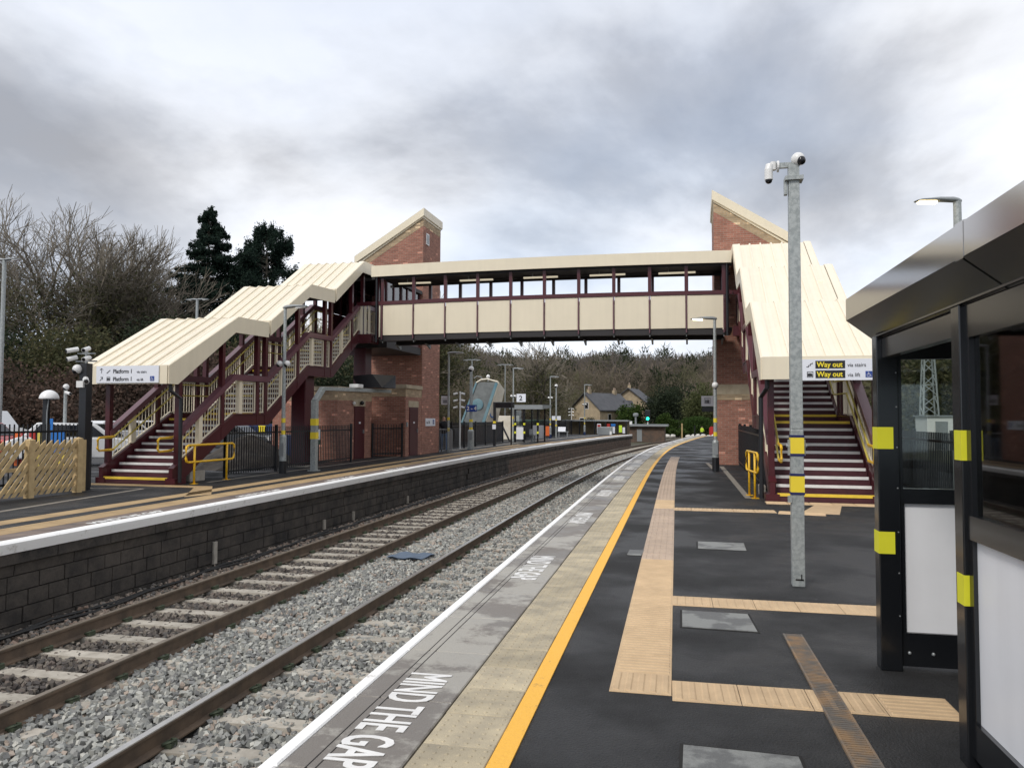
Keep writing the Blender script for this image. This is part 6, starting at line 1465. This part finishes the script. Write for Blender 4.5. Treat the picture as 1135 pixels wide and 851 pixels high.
# right side, seen through the shelter and past the stairs
for i, (x, y, h) in enumerate(((17, 62, 13), (24, 60, 15), (30, 55, 15), (21, 75, 16), (12, 66, 12), (36, 48, 15))):
    bare_tree(x, y, -.5, h, 41+i, 'bare tree on the bank behind the waiting shelter, '+('behind the lattice mast', 'right of the lattice mast', 'in the middle of the big pane', 'rear of the bank', 'left of the lattice mast', 'at the right end of the bank')[i], ivy=4500, stems=6, depth=4, r0=.25, trunk=.12, group='trees behind the waiting shelter')
for i, (x, y) in enumerate(((14, 54), (20, 55), (26, 52), (32, 45), (9.5, 60), (29, 62), (37, 42))):
    bush('shrub', 'ivy covered shrub on the bank behind the shelter, '+('beside the mast', 'right of the mast', 'centre of the big pane', 'right part of the bank', 'left of the mast', 'rear of the bank', 'far right')[i], 'shrub', (x, y, 2.4), (3.6, 2.5, 3.0), 6000, .17, ('leaf_ivy', 'leaf_darkgreen')[i % 2], 90+i, 'shrubs behind the waiting shelter', clumps=26, tight=.42)

# hillside wood: one mass
def wood(name, label, n, seed, m, area, hh, wd, dens=380, clear=None):
    R_ = np.random.default_rng(seed); VS = []; k = 0
    T = []
    for q in range(5):
        a = R_.normal(size=(dens, 3)); a /= np.linalg.norm(a, axis=1)[:, None]; a *= R_.uniform(.35, 1, (dens, 1))**.6; c = a*np.array([.5, .5, .42])+np.array([0, 0, .58]); d = a*np.array([.6, .6, .5])+np.array([0, 0, .55]); d /= np.linalg.norm(d, axis=1)[:, None]
        s = np.cross(d, R_.normal(size=(dens, 3))); s /= np.linalg.norm(s, axis=1)[:, None]; T.append((c, d, s))
    x = R_.uniform(area[0], area[1], n); y = R_.uniform(area[2], area[3], n)
    for i in range(n):
        if clear and clear[0] < x[i] < clear[1] and y[i] < clear[2]: continue
        z = TH(x[i], y[i]); c, d, s = T[int(R_.integers(5))]; h = hh*R_.uniform(.55, 1.25); w = h*wd*R_.uniform(.8, 1.2); S3 = np.array([w, w, h]); P_ = c*S3+np.array([x[i], y[i], z]); l = R_.uniform(.03, .07, (len(c), 1))*h; tw = R_.uniform(.008, .018, (len(c), 1))*h; d = d*.5+R_.normal(size=d.shape)*.6
        VS.append(np.stack([P_-s*tw, P_+s*tw, P_+d*l*1.6], 1))
        tr = np.array([[x[i]-.12, y[i], z-.5], [x[i]+.12, y[i], z-.5], [x[i], y[i], z+h*.8]]); VS.append(tr[None])
    V = np.concatenate(VS); F = np.arange(len(V)*3).reshape(-1, 3); o = link(name, mesh_np(name, V.reshape(-1, 3), F, m)); o['kind'] = 'stuff'; o['label'] = label; o['category'] = 'woodland'
mat('wood_brown', (0.22, 0.18, 0.14), 0.95, color2=(0.16, 0.14, 0.10), nscale=0.045, spec=.1, trans=.5)
mat('wood_olive', (0.19, 0.18, 0.11), 0.95, color2=(0.14, 0.132, 0.08), nscale=0.05, spec=.1, trans=.5)
mat('wood_grey', (0.20, 0.175, 0.155), 0.95, color2=(0.14, 0.122, 0.108), nscale=0.05, spec=.1, trans=.5)
mat('wood_green', (0.05, 0.06, 0.03), 0.95, color2=(0.035, 0.045, 0.025), nscale=0.05, spec=.1, trans=.4)
wood('woodland', 'olive budding trees among the hillside wood', 1000, 15, 'wood_olive', (-150, 60, 150, 300), 9.5, .8, clear=(-24, 0, 185))
wood('woodland', 'greyish bare trees along the top of the hillside wood', 900, 16, 'wood_grey', (-150, 60, 200, 320), 10.5, .7)
wood('woodland', 'brown leafless wood covering the hillside behind the houses', 1300, 5, 'wood_brown', (-150, 60, 150, 320), 10, .75, clear=(-24, 0, 185))
wood('woodland', 'dark evergreen trees scattered through the hillside wood', 260, 6, 'wood_green', (-150, 60, 150, 300), 13.0, .36, dens=260, clear=(-24, 0, 185))
wood('woodland', 'leafless wood on the bank far to the left', 500, 7, 'wood_brown', (-150, -70, 60, 170), 8, .75)
wood('woodland', 'leafless wood on the bank to the right behind the shelter', 420, 8, 'wood_brown', (26, 90, 40, 170), 11, .75)
print('objects', len(bpy.data.objects), 'polys', sum(len(m.polygons) for m in bpy.data.meshes))
